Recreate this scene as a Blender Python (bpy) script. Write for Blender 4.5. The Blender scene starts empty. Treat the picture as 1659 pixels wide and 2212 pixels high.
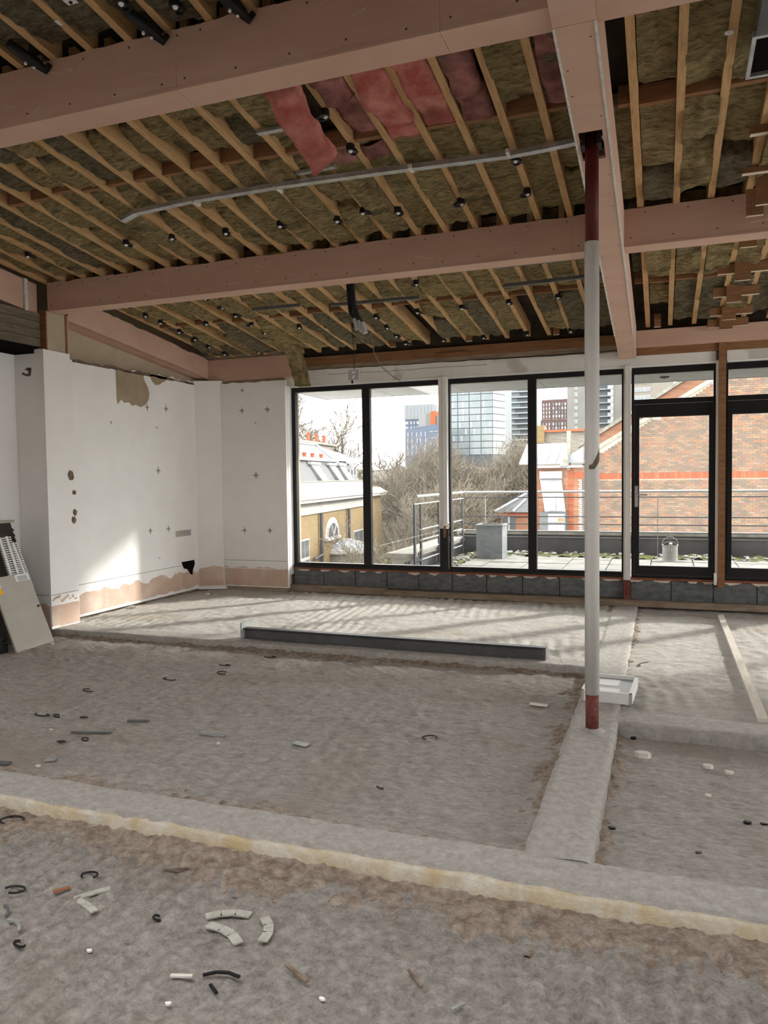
import bpy, math, random
import numpy as np
from mathutils import Vector, Matrix

random.seed(7)
rng = np.random.default_rng(7)
scn = bpy.context.scene
col = scn.collection
R = math.radians

# ------------------------------------------------------------------ camera
YAW, PITCH, ROLL = 0.351208297, 0.0449240268, 0.0128983706
cy_, sy_ = math.cos(YAW), math.sin(YAW)
fwd = Vector((-sy_ * math.cos(PITCH), cy_ * math.cos(PITCH), -math.sin(PITCH)))
rt = Vector((cy_, sy_, 0))
dn = fwd.cross(rt)
rt2 = math.cos(ROLL) * rt + math.sin(ROLL) * dn
dn2 = -math.sin(ROLL) * rt + math.cos(ROLL) * dn
cam = bpy.data.cameras.new('camera')
cam.lens = 36 * 1638.84 / 2212
cam.sensor_width = 36
cam.clip_end = 3000
cam.clip_start = 0.05
co = bpy.data.objects.new('camera', cam)
m = Matrix((rt2, -dn2, -fwd)).transposed().to_4x4()
m.translation = (0, 0, 1.5)
co.matrix_world = m
col.objects.link(co)
scn.camera = co

# ------------------------------------------------------------------ world, sun, exposure
SKY = 6.0
world = bpy.data.worlds.new('sky')
scn.world = world
world.use_nodes = True
bg = world.node_tree.nodes['Background']
bg.inputs[0].default_value = (1.0, 0.985, 0.96, 1)
bg.inputs[1].default_value = SKY
sun = bpy.data.lights.new('sun', 'SUN')
sun.energy = 5.2
sun.angle = R(3.5)
sun.color = (1.0, 0.955, 0.89)
so = bpy.data.objects.new('sun', sun)
so.rotation_euler = Vector((-0.9, -1.0, -0.53)).to_track_quat('-Z', 'Y').to_euler()
so.location = (20, 40, 30)
col.objects.link(so)
scn.view_settings.view_transform = 'Standard'
scn.view_settings.look = 'None'
scn.view_settings.exposure = 0.6
scn.view_settings.gamma = 1.0
scn.view_settings.use_curve_mapping = False
scn.cycles.max_bounces = 10
scn.cycles.diffuse_bounces = 6
scn.cycles.transparent_max_bounces = 24
scn.cycles.use_denoising = True
scn.cycles.sample_clamp_indirect = 8.0


def portal(loc, rot, sx, sy):
    l = bpy.data.lights.new('sky_portal', 'AREA')
    l.shape = 'RECTANGLE'
    l.size, l.size_y = sx, sy
    l.cycles.is_portal = True
    o = bpy.data.objects.new('sky_portal', l)
    o.location, o.rotation_euler = loc, rot
    col.objects.link(o)


portal((1.2, 9.45, 1.5), (R(-90), 0, 0), 11.8, 2.5)     # window wall, shining towards -Y
portal((7.02, 5.65, 1.6), (0, R(90), 0), 3.0, 3.5)       # unseen side opening, added to light floor and left wall
portal((-0.6, -0.3, 4.62), (0, 0, 0), 6.4, 2.4)         # unseen rooflight added to brighten the near floor

# ------------------------------------------------------------------ noise
def _hash(i, j, k, s):
    h = (i * 374761393 + j * 668265263 + k * 2147483647 + s * 1274126177) & 0xFFFFFFFF
    h = ((h ^ (h >> 13)) * 1274126177) & 0xFFFFFFFF
    return ((h ^ (h >> 16)) & 0xFFFF) / 65535.0


def vnoise(p, s=0):
    p = np.asarray(p, float)
    f = np.floor(p).astype(np.int64)
    t = p - f
    t = t * t * (3 - 2 * t)
    r = np.zeros(len(p))
    for a in (0, 1):
        for b in (0, 1):
            for c in (0, 1):
                w = (t[:, 0] if a else 1 - t[:, 0]) * (t[:, 1] if b else 1 - t[:, 1]) * (t[:, 2] if c else 1 - t[:, 2])
                r += w * _hash(f[:, 0] + a, f[:, 1] + b, f[:, 2] + c, s)
    return r * 2 - 1


def fbm(p, scale, octs=4, s=0, gain=0.5):
    p = np.asarray(p, float) * scale
    r = np.zeros(len(p))
    a = 1.0
    for o in range(octs):
        r += a * vnoise(p, s + o * 17)
        p = p * 2.03 + 5.1
        a *= gain
    return r


# ------------------------------------------------------------------ materials
def mat(name, c1, c2=None, scale=6.0, rough=0.85, bump=0.0, bscale=40.0, metal=0.0, stretch=(1, 1, 1), detail=6.0,
        pos=(0.35, 0.65), c3=None, s3=1.2, p3=(0.55, 0.7), isl=None, spec=0.3, rand=0.0, bdist=0.01, nr=0.62):
    """noise-coloured principled material; isl = list of colours picked per island / per object"""
    M_ = bpy.data.materials.new(name)
    M_.use_nodes = True
    nt = M_.node_tree
    N, L = nt.nodes, nt.links
    b = N['Principled BSDF']
    b.inputs['Roughness'].default_value = rough
    b.inputs['Metallic'].default_value = metal
    b.inputs['Specular IOR Level'].default_value = spec
    tc = N.new('ShaderNodeTexCoord')
    mp = N.new('ShaderNodeMapping')
    mp.inputs['Scale'].default_value = stretch
    L.new(tc.outputs['Object'], mp.inputs[0])
    vec = mp.outputs[0]
    if rand:
        oi = N.new('ShaderNodeObjectInfo')
        ad = N.new('ShaderNodeVectorMath')
        ad.operation = 'ADD'
        ml = N.new('ShaderNodeMath')
        ml.operation = 'MULTIPLY'
        ml.inputs[1].default_value = 37.0
        L.new(oi.outputs['Random'], ml.inputs[0])
        L.new(vec, ad.inputs[0])
        L.new(ml.outputs[0], ad.inputs[1])
        vec = ad.outputs[0]
    cout = None
    if isl:
        g = N.new('ShaderNodeNewGeometry')
        oi = N.new('ShaderNodeObjectInfo')
        a = N.new('ShaderNodeMath')
        a.operation = 'ADD'
        L.new(g.outputs['Random Per Island'], a.inputs[0])
        L.new(oi.outputs['Random'], a.inputs[1])
        f = N.new('ShaderNodeMath')
        f.operation = 'FRACT'
        L.new(a.outputs[0], f.inputs[0])
        cr = N.new('ShaderNodeValToRGB')
        cr.color_ramp.interpolation = 'CONSTANT'
        while len(cr.color_ramp.elements) < len(isl):
            cr.color_ramp.elements.new(0.5)
        for q, cc in enumerate(isl):
            cr.color_ramp.elements[q].position = q / len(isl)
            cr.color_ramp.elements[q].color = (*cc, 1)
        L.new(f.outputs[0], cr.inputs[0])
        cout = cr.outputs[0]
    if c2 is not None:
        n = N.new('ShaderNodeTexNoise')
        n.inputs['Scale'].default_value = scale
        n.inputs['Detail'].default_value = detail
        n.inputs['Roughness'].default_value = nr
        L.new(vec, n.inputs['Vector'])
        cr = N.new('ShaderNodeValToRGB')
        cr.color_ramp.elements[0].position = pos[0]
        cr.color_ramp.elements[1].position = pos[1]
        cr.color_ramp.elements[0].color = (*c1, 1)
        cr.color_ramp.elements[1].color = (*c2, 1)
        L.new(n.outputs['Fac'], cr.inputs[0])
        if cout is not None:
            mx = N.new('ShaderNodeMix')
            mx.data_type = 'RGBA'
            mx.blend_type = 'MULTIPLY'
            mx.inputs['Factor'].default_value = 1
            L.new(cout, mx.inputs['A'])
            L.new(cr.outputs[0], mx.inputs['B'])
            cout = mx.outputs['Result']
        else:
            cout = cr.outputs[0]
    if c3 is not None:
        n3 = N.new('ShaderNodeTexNoise')
        n3.inputs['Scale'].default_value = s3
        n3.inputs['Detail'].default_value = 5
        L.new(vec, n3.inputs['Vector'])
        r3 = N.new('ShaderNodeMapRange')
        r3.inputs['From Min'].default_value = p3[0]
        r3.inputs['From Max'].default_value = p3[1]
        L.new(n3.outputs['Fac'], r3.inputs['Value'])
        mx = N.new('ShaderNodeMix')
        mx.data_type = 'RGBA'
        L.new(r3.outputs[0], mx.inputs['Factor'])
        if cout is not None:
            L.new(cout, mx.inputs['A'])
        else:
            mx.inputs['A'].default_value = (*c1, 1)
        mx.inputs['B'].default_value = (*c3, 1)
        cout = mx.outputs['Result']
    if cout is not None:
        L.new(cout, b.inputs['Base Color'])
    else:
        b.inputs['Base Color'].default_value = (*c1, 1)
    if bump:
        n2 = N.new('ShaderNodeTexNoise')
        n2.inputs['Scale'].default_value = bscale
        n2.inputs['Detail'].default_value = 8
        n2.inputs['Roughness'].default_value = max(0.65, nr)
        L.new(vec, n2.inputs['Vector'])
        bp = N.new('ShaderNodeBump')
        bp.inputs['Strength'].default_value = bump
        bp.inputs['Distance'].default_value = bdist
        L.new(n2.outputs['Fac'], bp.inputs['Height'])
        L.new(bp.outputs[0], b.inputs['Normal'])
    return M_


def glass_mat(name, tint=(0.89, 0.90, 0.895), refl=1.0, dust=0.0):
    M_ = bpy.data.materials.new(name)
    M_.use_nodes = True
    nt = M_.node_tree
    N, L = nt.nodes, nt.links
    N.clear()
    o = N.new('ShaderNodeOutputMaterial')
    t = N.new('ShaderNodeBsdfTransparent')
    t.inputs[0].default_value = (*tint, 1)
    g = N.new('ShaderNodeBsdfGlossy')
    g.inputs['Roughness'].default_value = 0.02
    lw = N.new('ShaderNodeLayerWeight')
    lw.inputs[0].default_value = 0.5
    pw_ = N.new('ShaderNodeMath')
    pw_.operation = 'POWER'
    pw_.inputs[1].default_value = 5.0
    L.new(lw.outputs['Facing'], pw_.inputs[0])
    ml = N.new('ShaderNodeMath')
    ml.operation = 'MULTIPLY_ADD'
    ml.inputs[1].default_value = 0.9 * refl
    ml.inputs[2].default_value = 0.04 * refl
    L.new(pw_.outputs[0], ml.inputs[0])
    mx = N.new('ShaderNodeMixShader')
    L.new(ml.outputs[0], mx.inputs[0])
    L.new(t.outputs[0], mx.inputs[1])
    L.new(g.outputs[0], mx.inputs[2])
    res = mx.outputs[0]
    if dust:
        d = N.new('ShaderNodeBsdfDiffuse')
        d.inputs[0].default_value = (0.8, 0.8, 0.78, 1)
        m2 = N.new('ShaderNodeMixShader')
        tc = N.new('ShaderNodeTexCoord')
        n = N.new('ShaderNodeTexNoise')
        n.inputs['Scale'].default_value = 2.0
        n.inputs['Detail'].default_value = 6
        L.new(tc.outputs['Object'], n.inputs[0])
        mr = N.new('ShaderNodeMapRange')
        mr.inputs['From Min'].default_value = 0.35
        mr.inputs['From Max'].default_value = 0.75
        mr.inputs['To Max'].default_value = dust
        L.new(n.outputs['Fac'], mr.inputs['Value'])
        L.new(mr.outputs[0], m2.inputs[0])
        L.new(res, m2.inputs[1])
        L.new(d.outputs[0], m2.inputs[2])
        res = m2.outputs[0]
    L.new(res, o.inputs[0])
    return M_


M = {}
M['floor_near'] = mat('rough_scraped_screed', (0.24, 0.20, 0.17), (0.76, 0.715, 0.66), 22, 0.95, 1.0, 34, c3=(0.30, 0.215, 0.165), s3=1.3, p3=(0.58, 0.80), bdist=0.035, nr=0.78, detail=12, pos=(0.30, 0.68))
M['floor_mid'] = mat('grey_screed', (0.30, 0.26, 0.225), (0.74, 0.69, 0.64), 24, 0.95, 1.0, 60, stretch=(0.7, 1.3, 1), c3=(0.42, 0.355, 0.30), s3=1.1, p3=(0.52, 0.78), bdist=0.022, nr=0.8, detail=12, pos=(0.30, 0.68))
M['floor_far'] = mat('combed_screed', (0.50, 0.435, 0.365), (0.90, 0.865, 0.815), 16, 0.95, 1.0, 45, stretch=(0.9, 2.0, 1), c3=(0.60, 0.50, 0.39), s3=0.9, p3=(0.55, 0.78), bdist=0.03, nr=0.8, detail=12, pos=(0.28, 0.62))
M['ridge'] = mat('concrete_upstand', (0.42, 0.39, 0.355), (0.76, 0.725, 0.68), 22, 0.95, 1.0, 60, c3=(0.50, 0.465, 0.43), s3=2, p3=(0.58, 0.78), bdist=0.02, nr=0.78, detail=12, pos=(0.30, 0.66))
M['chalk'] = mat('chalky_yellow_edge', (0.60, 0.48, 0.30), (0.78, 0.75, 0.68), 12, 0.95, 1.0, 60, nr=0.75, detail=10, c3=(0.62, 0.47, 0.25), s3=4, p3=(0.5, 0.7), bdist=0.012)
M['soil'] = mat('brown_dust', (0.22, 0.165, 0.125), (0.46, 0.385, 0.32), 24, 1.0, 1.0, 60, bdist=0.02)
M['white_wall'] = mat('white_painted_board', (0.81, 0.805, 0.79), (0.86, 0.855, 0.84), 2.0, 0.8, 0.12, 60, spec=0.25)
M['beige_board'] = mat('beige_plasterboard', (0.47, 0.385, 0.28), (0.54, 0.45, 0.34), 3, 0.9, 0.15, 40)
M['torn_board'] = mat('torn_brown_paper_board', (0.33, 0.255, 0.175), (0.39, 0.31, 0.22), 5, 0.95, 0.3, 60)
M['pink_plaster'] = mat('bare_pink_plaster', (0.55, 0.39, 0.30), (0.63, 0.48, 0.39), 4, 0.9, 0.2, 50, c3=(0.66, 0.55, 0.45), s3=5, p3=(0.56, 0.7))
M['pink_board'] = mat('pink_fire_board', (0.52, 0.335, 0.258), (0.575, 0.385, 0.298), 2.5, 0.85, 0.15, 80, c3=(0.58, 0.42, 0.345), s3=4, p3=(0.62, 0.8), stretch=(0.5, 1, 2))
M['pink_soffit'] = M['pink_board']
M['bead'] = mat('galvanised_corner_bead', (0.50, 0.48, 0.45), (0.70, 0.69, 0.66), 30, 0.6, 0.3, 90)
M['screw'] = mat('dark_screw_heads', (0.07, 0.05, 0.045))
M['timber'] = mat('joist_softwood', (0.42, 0.25, 0.11), (0.58, 0.38, 0.19), 3.0, 0.8, 0.25, 30, stretch=(14, 1.2, 14), c3=(0.30, 0.16, 0.065), s3=3, p3=(0.6, 0.8), rand=1)
M['timber_red'] = mat('reddish_softwood', (0.19, 0.09, 0.038), (0.27, 0.138, 0.064), 3.0, 0.8, 0.2, 30, stretch=(1.5, 14, 14), rand=1)
M['timber_pale'] = mat('sawn_end_timber', (0.62, 0.52, 0.40), (0.70, 0.61, 0.50), 6, 0.85)
M['timber_old'] = mat('weathered_lintel', (0.18, 0.145, 0.10), (0.30, 0.25, 0.18), 4, 0.95, 0.9, 20, stretch=(3, 1, 10), c3=(0.60, 0.57, 0.52), s3=9, p3=(0.68, 0.73), bdist=0.02)
M['timber_grey'] = mat('dirty_floor_batten', (0.20, 0.15, 0.105), (0.34, 0.27, 0.20), 4, 0.9, 0.4, 40, stretch=(1, 6, 6))
M['low_bounce_wall'] = mat('dark_low_bounce_wall', (0.13, 0.12, 0.105), (0.19, 0.17, 0.15), 5, 0.95)  # unseen walls, made dark to cut bounce onto the beam fronts
M['deck'] = mat('dark_roof_deck', (0.045, 0.035, 0.025), (0.08, 0.06, 0.04), 4, 0.95)
M['wool'] = mat('olive_mineral_wool', (0.135, 0.098, 0.042), (0.50, 0.395, 0.205), 13, 1.0, 1.0, 22, nr=0.72, detail=10, stretch=(1.0, 3.2, 1), c3=(0.12, 0.095, 0.06), s3=2.2, p3=(0.56, 0.72), rand=1, spec=0.05, bdist=0.03)
M['wool_dark'] = mat('grey_dusty_mineral_wool', (0.07, 0.058, 0.035), (0.28, 0.235, 0.15), 13, 1.0, 1.0, 22, nr=0.72, detail=10, stretch=(1.0, 2.8, 1), rand=1, spec=0.05, bdist=0.03)
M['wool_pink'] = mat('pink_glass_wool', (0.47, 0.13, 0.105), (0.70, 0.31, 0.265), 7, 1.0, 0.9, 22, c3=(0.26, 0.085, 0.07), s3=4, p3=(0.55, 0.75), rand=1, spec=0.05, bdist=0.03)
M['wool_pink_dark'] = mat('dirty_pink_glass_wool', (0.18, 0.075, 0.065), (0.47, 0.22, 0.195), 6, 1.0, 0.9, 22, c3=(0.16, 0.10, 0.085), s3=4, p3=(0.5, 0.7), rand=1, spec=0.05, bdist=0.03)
M['galv'] = mat('galvanised_steel', (0.36, 0.37, 0.38), (0.54, 0.55, 0.56), 12, 0.38, 0.1, 60, metal=0.75)
M['black'] = mat('black_plastic', (0.012, 0.012, 0.013), rough=0.45)
M['frame'] = mat('black_window_frame', (0.010, 0.010, 0.011), rough=0.42)
M['white_plastic'] = mat('white_plastic', (0.75, 0.75, 0.74), rough=0.5)
M['grey_plastic'] = mat('grey_plastic', (0.42, 0.43, 0.44), rough=0.5)
M['col_white'] = mat('light_grey_paint', (0.64, 0.635, 0.61), (0.70, 0.695, 0.67), 5, 0.5, 0.05, 60)
M['col_red'] = mat('red_oxide_primer', (0.07, 0.008, 0.006), (0.095, 0.013, 0.010), 8, 0.55)
M['col_rust'] = mat('scuffed_red_oxide', (0.12, 0.028, 0.024), (0.20, 0.065, 0.052), 30, 0.8, 0.4, 80, c3=(0.45, 0.40, 0.36), s3=40, p3=(0.66, 0.72))
M['steel_dark'] = mat('dark_bracket_steel', (0.03, 0.018, 0.015), rough=0.6)
M['steel_grey'] = mat('grey_primed_steel', (0.085, 0.088, 0.09), (0.12, 0.122, 0.122), 6, 0.55, 0.1, 60)
M['steel_plate'] = mat('green_grey_end_plate', (0.33, 0.36, 0.35), (0.42, 0.44, 0.43), 8, 0.6)
M['block'] = mat('grey_concrete_block', (0.105, 0.115, 0.12), (0.19, 0.20, 0.20), 10, 0.95, 0.8, 60, rand=1, stretch=(1, 1, 2), bdist=0.012)
M['mortar'] = mat('dark_mortar', (0.075, 0.06, 0.05), (0.13, 0.11, 0.09), 10, 1.0, 0.5, 60)
M['rust'] = mat('red_brown_sill_steel', (0.17, 0.055, 0.03), (0.26, 0.10, 0.06), 10, 0.85, 0.3, 60)
M['foam'] = mat('pinkish_adhesive_dab', (0.60, 0.48, 0.40), (0.68, 0.58, 0.50), 12, 0.95, 0.4, 50)
M['lintel'] = mat('off_white_painted_lintel', (0.69, 0.67, 0.63), (0.75, 0.73, 0.69), 3, 0.85, 0.15, 60, c3=(0.52, 0.495, 0.455), s3=1.5, p3=(0.58, 0.62))
M['white_gloss'] = mat('white_gloss_paint', (0.74, 0.735, 0.71), (0.79, 0.785, 0.77), 6, 0.5)
M['panel'] = mat('beige_grey_panel', (0.37, 0.345, 0.295), (0.41, 0.385, 0.335), 3, 0.6, 0.1, 40)
M['dark_panel'] = mat('black_brown_panel', (0.03, 0.022, 0.016), (0.065, 0.05, 0.035), 5, 0.7)
M['paper'] = mat('white_paper_label', (0.75, 0.75, 0.78))
M['orange'] = mat('orange_sticker', (0.85, 0.42, 0.02))
M['blue_grey'] = mat('blue_grey_sticker', (0.18, 0.19, 0.32))
M['tear_and_shadow'] = mat('broken_edge_and_shadow', (0.10, 0.07, 0.05), (0.22, 0.16, 0.12), 20, 1.0)  # real tears, and the painted shadow strip on the left wall top
M['line'] = mat('pencil_grey_line', (0.20, 0.18, 0.165))
M['crack'] = mat('grey_filler_mark', (0.36, 0.34, 0.31), (0.46, 0.44, 0.41), 20, 0.95)
M['tan'] = mat('tan_plate', (0.55, 0.42, 0.20), (0.45, 0.42, 0.36), 5, 0.8)
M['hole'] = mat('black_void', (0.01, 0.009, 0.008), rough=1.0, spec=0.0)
M['stone_chip'] = mat('pale_stone_chip', (0.55, 0.52, 0.47), (0.68, 0.65, 0.60), 12, 0.95, 0.3, 50)
M['metal_bit'] = mat('dull_metal_offcut', (0.28, 0.29, 0.28), (0.40, 0.41, 0.40), 20, 0.5, metal=0.4)
M['mortar_bit'] = mat('grey_green_mortar', (0.33, 0.32, 0.285), (0.44, 0.43, 0.39), 30, 0.95, 0.6, 60)
M['rusty_bit'] = mat('rusty_scrap', (0.25, 0.11, 0.055))
M['plank'] = mat('pale_dusty_plank', (0.55, 0.50, 0.43), (0.66, 0.61, 0.54), 5, 0.9, 0.3, 40, stretch=(8, 1, 8))
M['glass'] = glass_mat('window_glass', dust=0.06)
M['far_glass'] = mat('far_window_glass', (0.16, 0.185, 0.21), rough=0.12, spec=0.6)
# outside
M['soffit'] = mat('ribbed_pale_soffit', (0.46, 0.465, 0.46), (0.52, 0.525, 0.52), 2, 0.8)
M['paving'] = mat('pale_concrete_paving', (0.29, 0.28, 0.255), (0.40, 0.39, 0.36), 5, 0.95, 0.4, 40, rand=1, c3=(0.22, 0.215, 0.19), s3=3, p3=(0.55, 0.7))
M['moss'] = mat('green_moss', (0.07, 0.085, 0.02), (0.17, 0.18, 0.075), 20, 1.0, 1.0, 60, bdist=0.02)
M['pebble'] = mat('pale_pebble', (0.33, 0.32, 0.30), (0.46, 0.45, 0.43), 9, 0.9, rand=1)
M['parapet'] = mat('dark_grey_membrane', (0.035, 0.036, 0.042), (0.06, 0.061, 0.068), 5, 0.8, 0.3, 40)
M['coping'] = mat('weathered_coping_stone', (0.20, 0.19, 0.155), (0.34, 0.33, 0.29), 6, 0.95, 0.4, 40)
M['rail'] = mat('grey_steel_rail', (0.20, 0.205, 0.215), (0.25, 0.255, 0.265), 6, 0.5)
M['rail_dark'] = mat('dark_grey_steel_post', (0.055, 0.058, 0.07), rough=0.5)
M['zinc'] = mat('galvanised_planter_zinc', (0.19, 0.21, 0.23), (0.27, 0.29, 0.305), 7, 0.55, 0.2, 30, c3=(0.33, 0.35, 0.36), s3=3, p3=(0.6, 0.75), stretch=(1, 1, 2))
M['tin'] = mat('pale_tin', (0.30, 0.30, 0.285), (0.38, 0.38, 0.365), 5, 0.5, 0.15, 30)
BR = [(0.22, 0.15, 0.105), (0.25, 0.165, 0.115), (0.19, 0.13, 0.10), (0.28, 0.15, 0.095), (0.18, 0.14, 0.11), (0.25, 0.18, 0.13), (0.22, 0.135, 0.11), (0.16, 0.13, 0.105)]
M['brick'] = mat('mixed_stock_brick', (0.85, 0.85, 0.85), (1.15, 1.1, 1.05), 3, 0.9, isl=BR)
M['brick_red'] = mat('red_rubbed_brick', (0.85, 0.85, 0.85), (1.1, 1.05, 1.0), 3, 0.9, isl=[(0.34, 0.095, 0.045), (0.31, 0.085, 0.045), (0.37, 0.12, 0.065)])
M['mortar_pale'] = mat('cream_mortar', (0.50, 0.455, 0.36), (0.56, 0.515, 0.42), 3, 0.95)
M['brick_far'] = mat('yellow_stock_brick', (0.27, 0.185, 0.085), (0.35, 0.255, 0.13), 1.2, 0.95, c3=(0.22, 0.15, 0.075), s3=6, p3=(0.5, 0.7), stretch=(1, 1, 6))
M['brick_red_far'] = mat('orange_red_brick', (0.25, 0.115, 0.065), (0.33, 0.18, 0.115), 2, 0.95, stretch=(1, 1, 6))
M['brick_grey_far'] = mat('grey_brown_brick', (0.19, 0.17, 0.145), (0.29, 0.265, 0.235), 2, 0.95, stretch=(1, 1, 6))
M['stucco'] = mat('white_stucco', (0.40, 0.395, 0.375), (0.44, 0.435, 0.415), 2, 0.9)
M['slate'] = mat('grey_slate', (0.12, 0.125, 0.135), (0.185, 0.19, 0.20), 2.5, 0.7, stretch=(1, 1, 8))
M['lead'] = mat('pale_lead_sheet', (0.27, 0.28, 0.305), (0.33, 0.34, 0.36), 3, 0.6)
M['terracotta'] = mat('terracotta_pot', (0.42, 0.10, 0.05), rough=0.85)
M['white_win'] = mat('white_window_timber', (0.42, 0.42, 0.42))
M['pane_dark'] = mat('dark_far_pane', (0.11, 0.12, 0.13), rough=0.15, spec=0.5)
M['bark'] = mat('grey_brown_bark', (0.13, 0.11, 0.09), (0.20, 0.175, 0.145), 5, 0.95)
M['twig'] = mat('brown_grey_twigs', (0.15, 0.125, 0.095), (0.23, 0.20, 0.155), 0.5, 0.95, rand=1)
M['treeline'] = mat('winter_treeline', (0.12, 0.11, 0.085), (0.21, 0.19, 0.16), 0.25, 1.0, 0.5, 0.8)
M['ground'] = mat('winter_grass_ground', (0.10, 0.11, 0.05), (0.16, 0.145, 0.09), 0.05, 1.0)
M['tower_glass'] = mat('pale_tower_glass', (0.17, 0.21, 0.235), (0.25, 0.285, 0.30), 0.08, 0.15, spec=0.5)
M['tower_glass_white'] = mat('milky_tower_glass', (0.33, 0.35, 0.35), rough=0.3)
M['tower_frame'] = mat('blue_grey_tower_frame', (0.09, 0.105, 0.12), rough=0.6)
M['slab_white'] = mat('white_balcony_slab', (0.34, 0.355, 0.37), rough=0.7)
M['tower_brown'] = mat('plum_brown_cladding', (0.105, 0.062, 0.06), rough=0.8)
M['tower_band'] = mat('dusty_red_band', (0.21, 0.12, 0.115), rough=0.8)
M['tower_conc'] = mat('grey_tower_concrete', (0.19, 0.185, 0.175), (0.23, 0.225, 0.21), 0.1, 0.9)
M['tower_grey'] = mat('pale_grey_cladding', (0.26, 0.27, 0.29), rough=0.7)
M['tower_blue'] = mat('slate_blue_cladding', (0.095, 0.12, 0.185), (0.12, 0.145, 0.21), 0.1, 0.7)
M['tower_orange'] = mat('orange_cladding', (0.40, 0.11, 0.045), rough=0.7)


OUT = ['soffit', 'paving', 'moss', 'pebble', 'parapet', 'coping', 'rail', 'rail_dark', 'zinc', 'tin', 'brick', 'brick_red', 'mortar_pale', 'brick_far', 'brick_red_far', 'brick_grey_far', 'stucco', 'slate', 'lead', 'terracotta', 'white_win', 'pane_dark', 'bark', 'twig', 'treeline', 'ground', 'tower_glass', 'tower_glass_white', 'tower_frame', 'slab_white', 'tower_brown', 'tower_band', 'tower_conc', 'tower_grey', 'tower_blue', 'tower_orange', 'far_glass']


def tone(names, f):
    """scale the base colours of a set of materials"""
    for n in names:
        for nd in M[n].node_tree.nodes:
            if nd.type == 'VALTORGB' and not (n in ('brick', 'brick_red') and nd.color_ramp.interpolation != 'CONSTANT'):
                for el in nd.color_ramp.elements:
                    el.color = (el.color[0] * f, el.color[1] * f, el.color[2] * f, 1)
            elif nd.type == 'MIX':
                c = nd.inputs['B'].default_value
                nd.inputs['B'].default_value = (c[0] * f, c[1] * f, c[2] * f, 1)
            elif nd.type == 'BSDF_PRINCIPLED':
                c = nd.inputs['Base Color'].default_value
                nd.inputs['Base Color'].default_value = (c[0] * f, c[1] * f, c[2] * f, 1)


tone(OUT, 0.72)
tone(['paving', 'slate'], 0.72)
tone(['beige_board'], 0.85)
tone(['brick_far'], 0.82)
tone(['treeline'], 0.65)

# ------------------------------------------------------------------ mesh helpers
WO = {}      # world origin of every object


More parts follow.
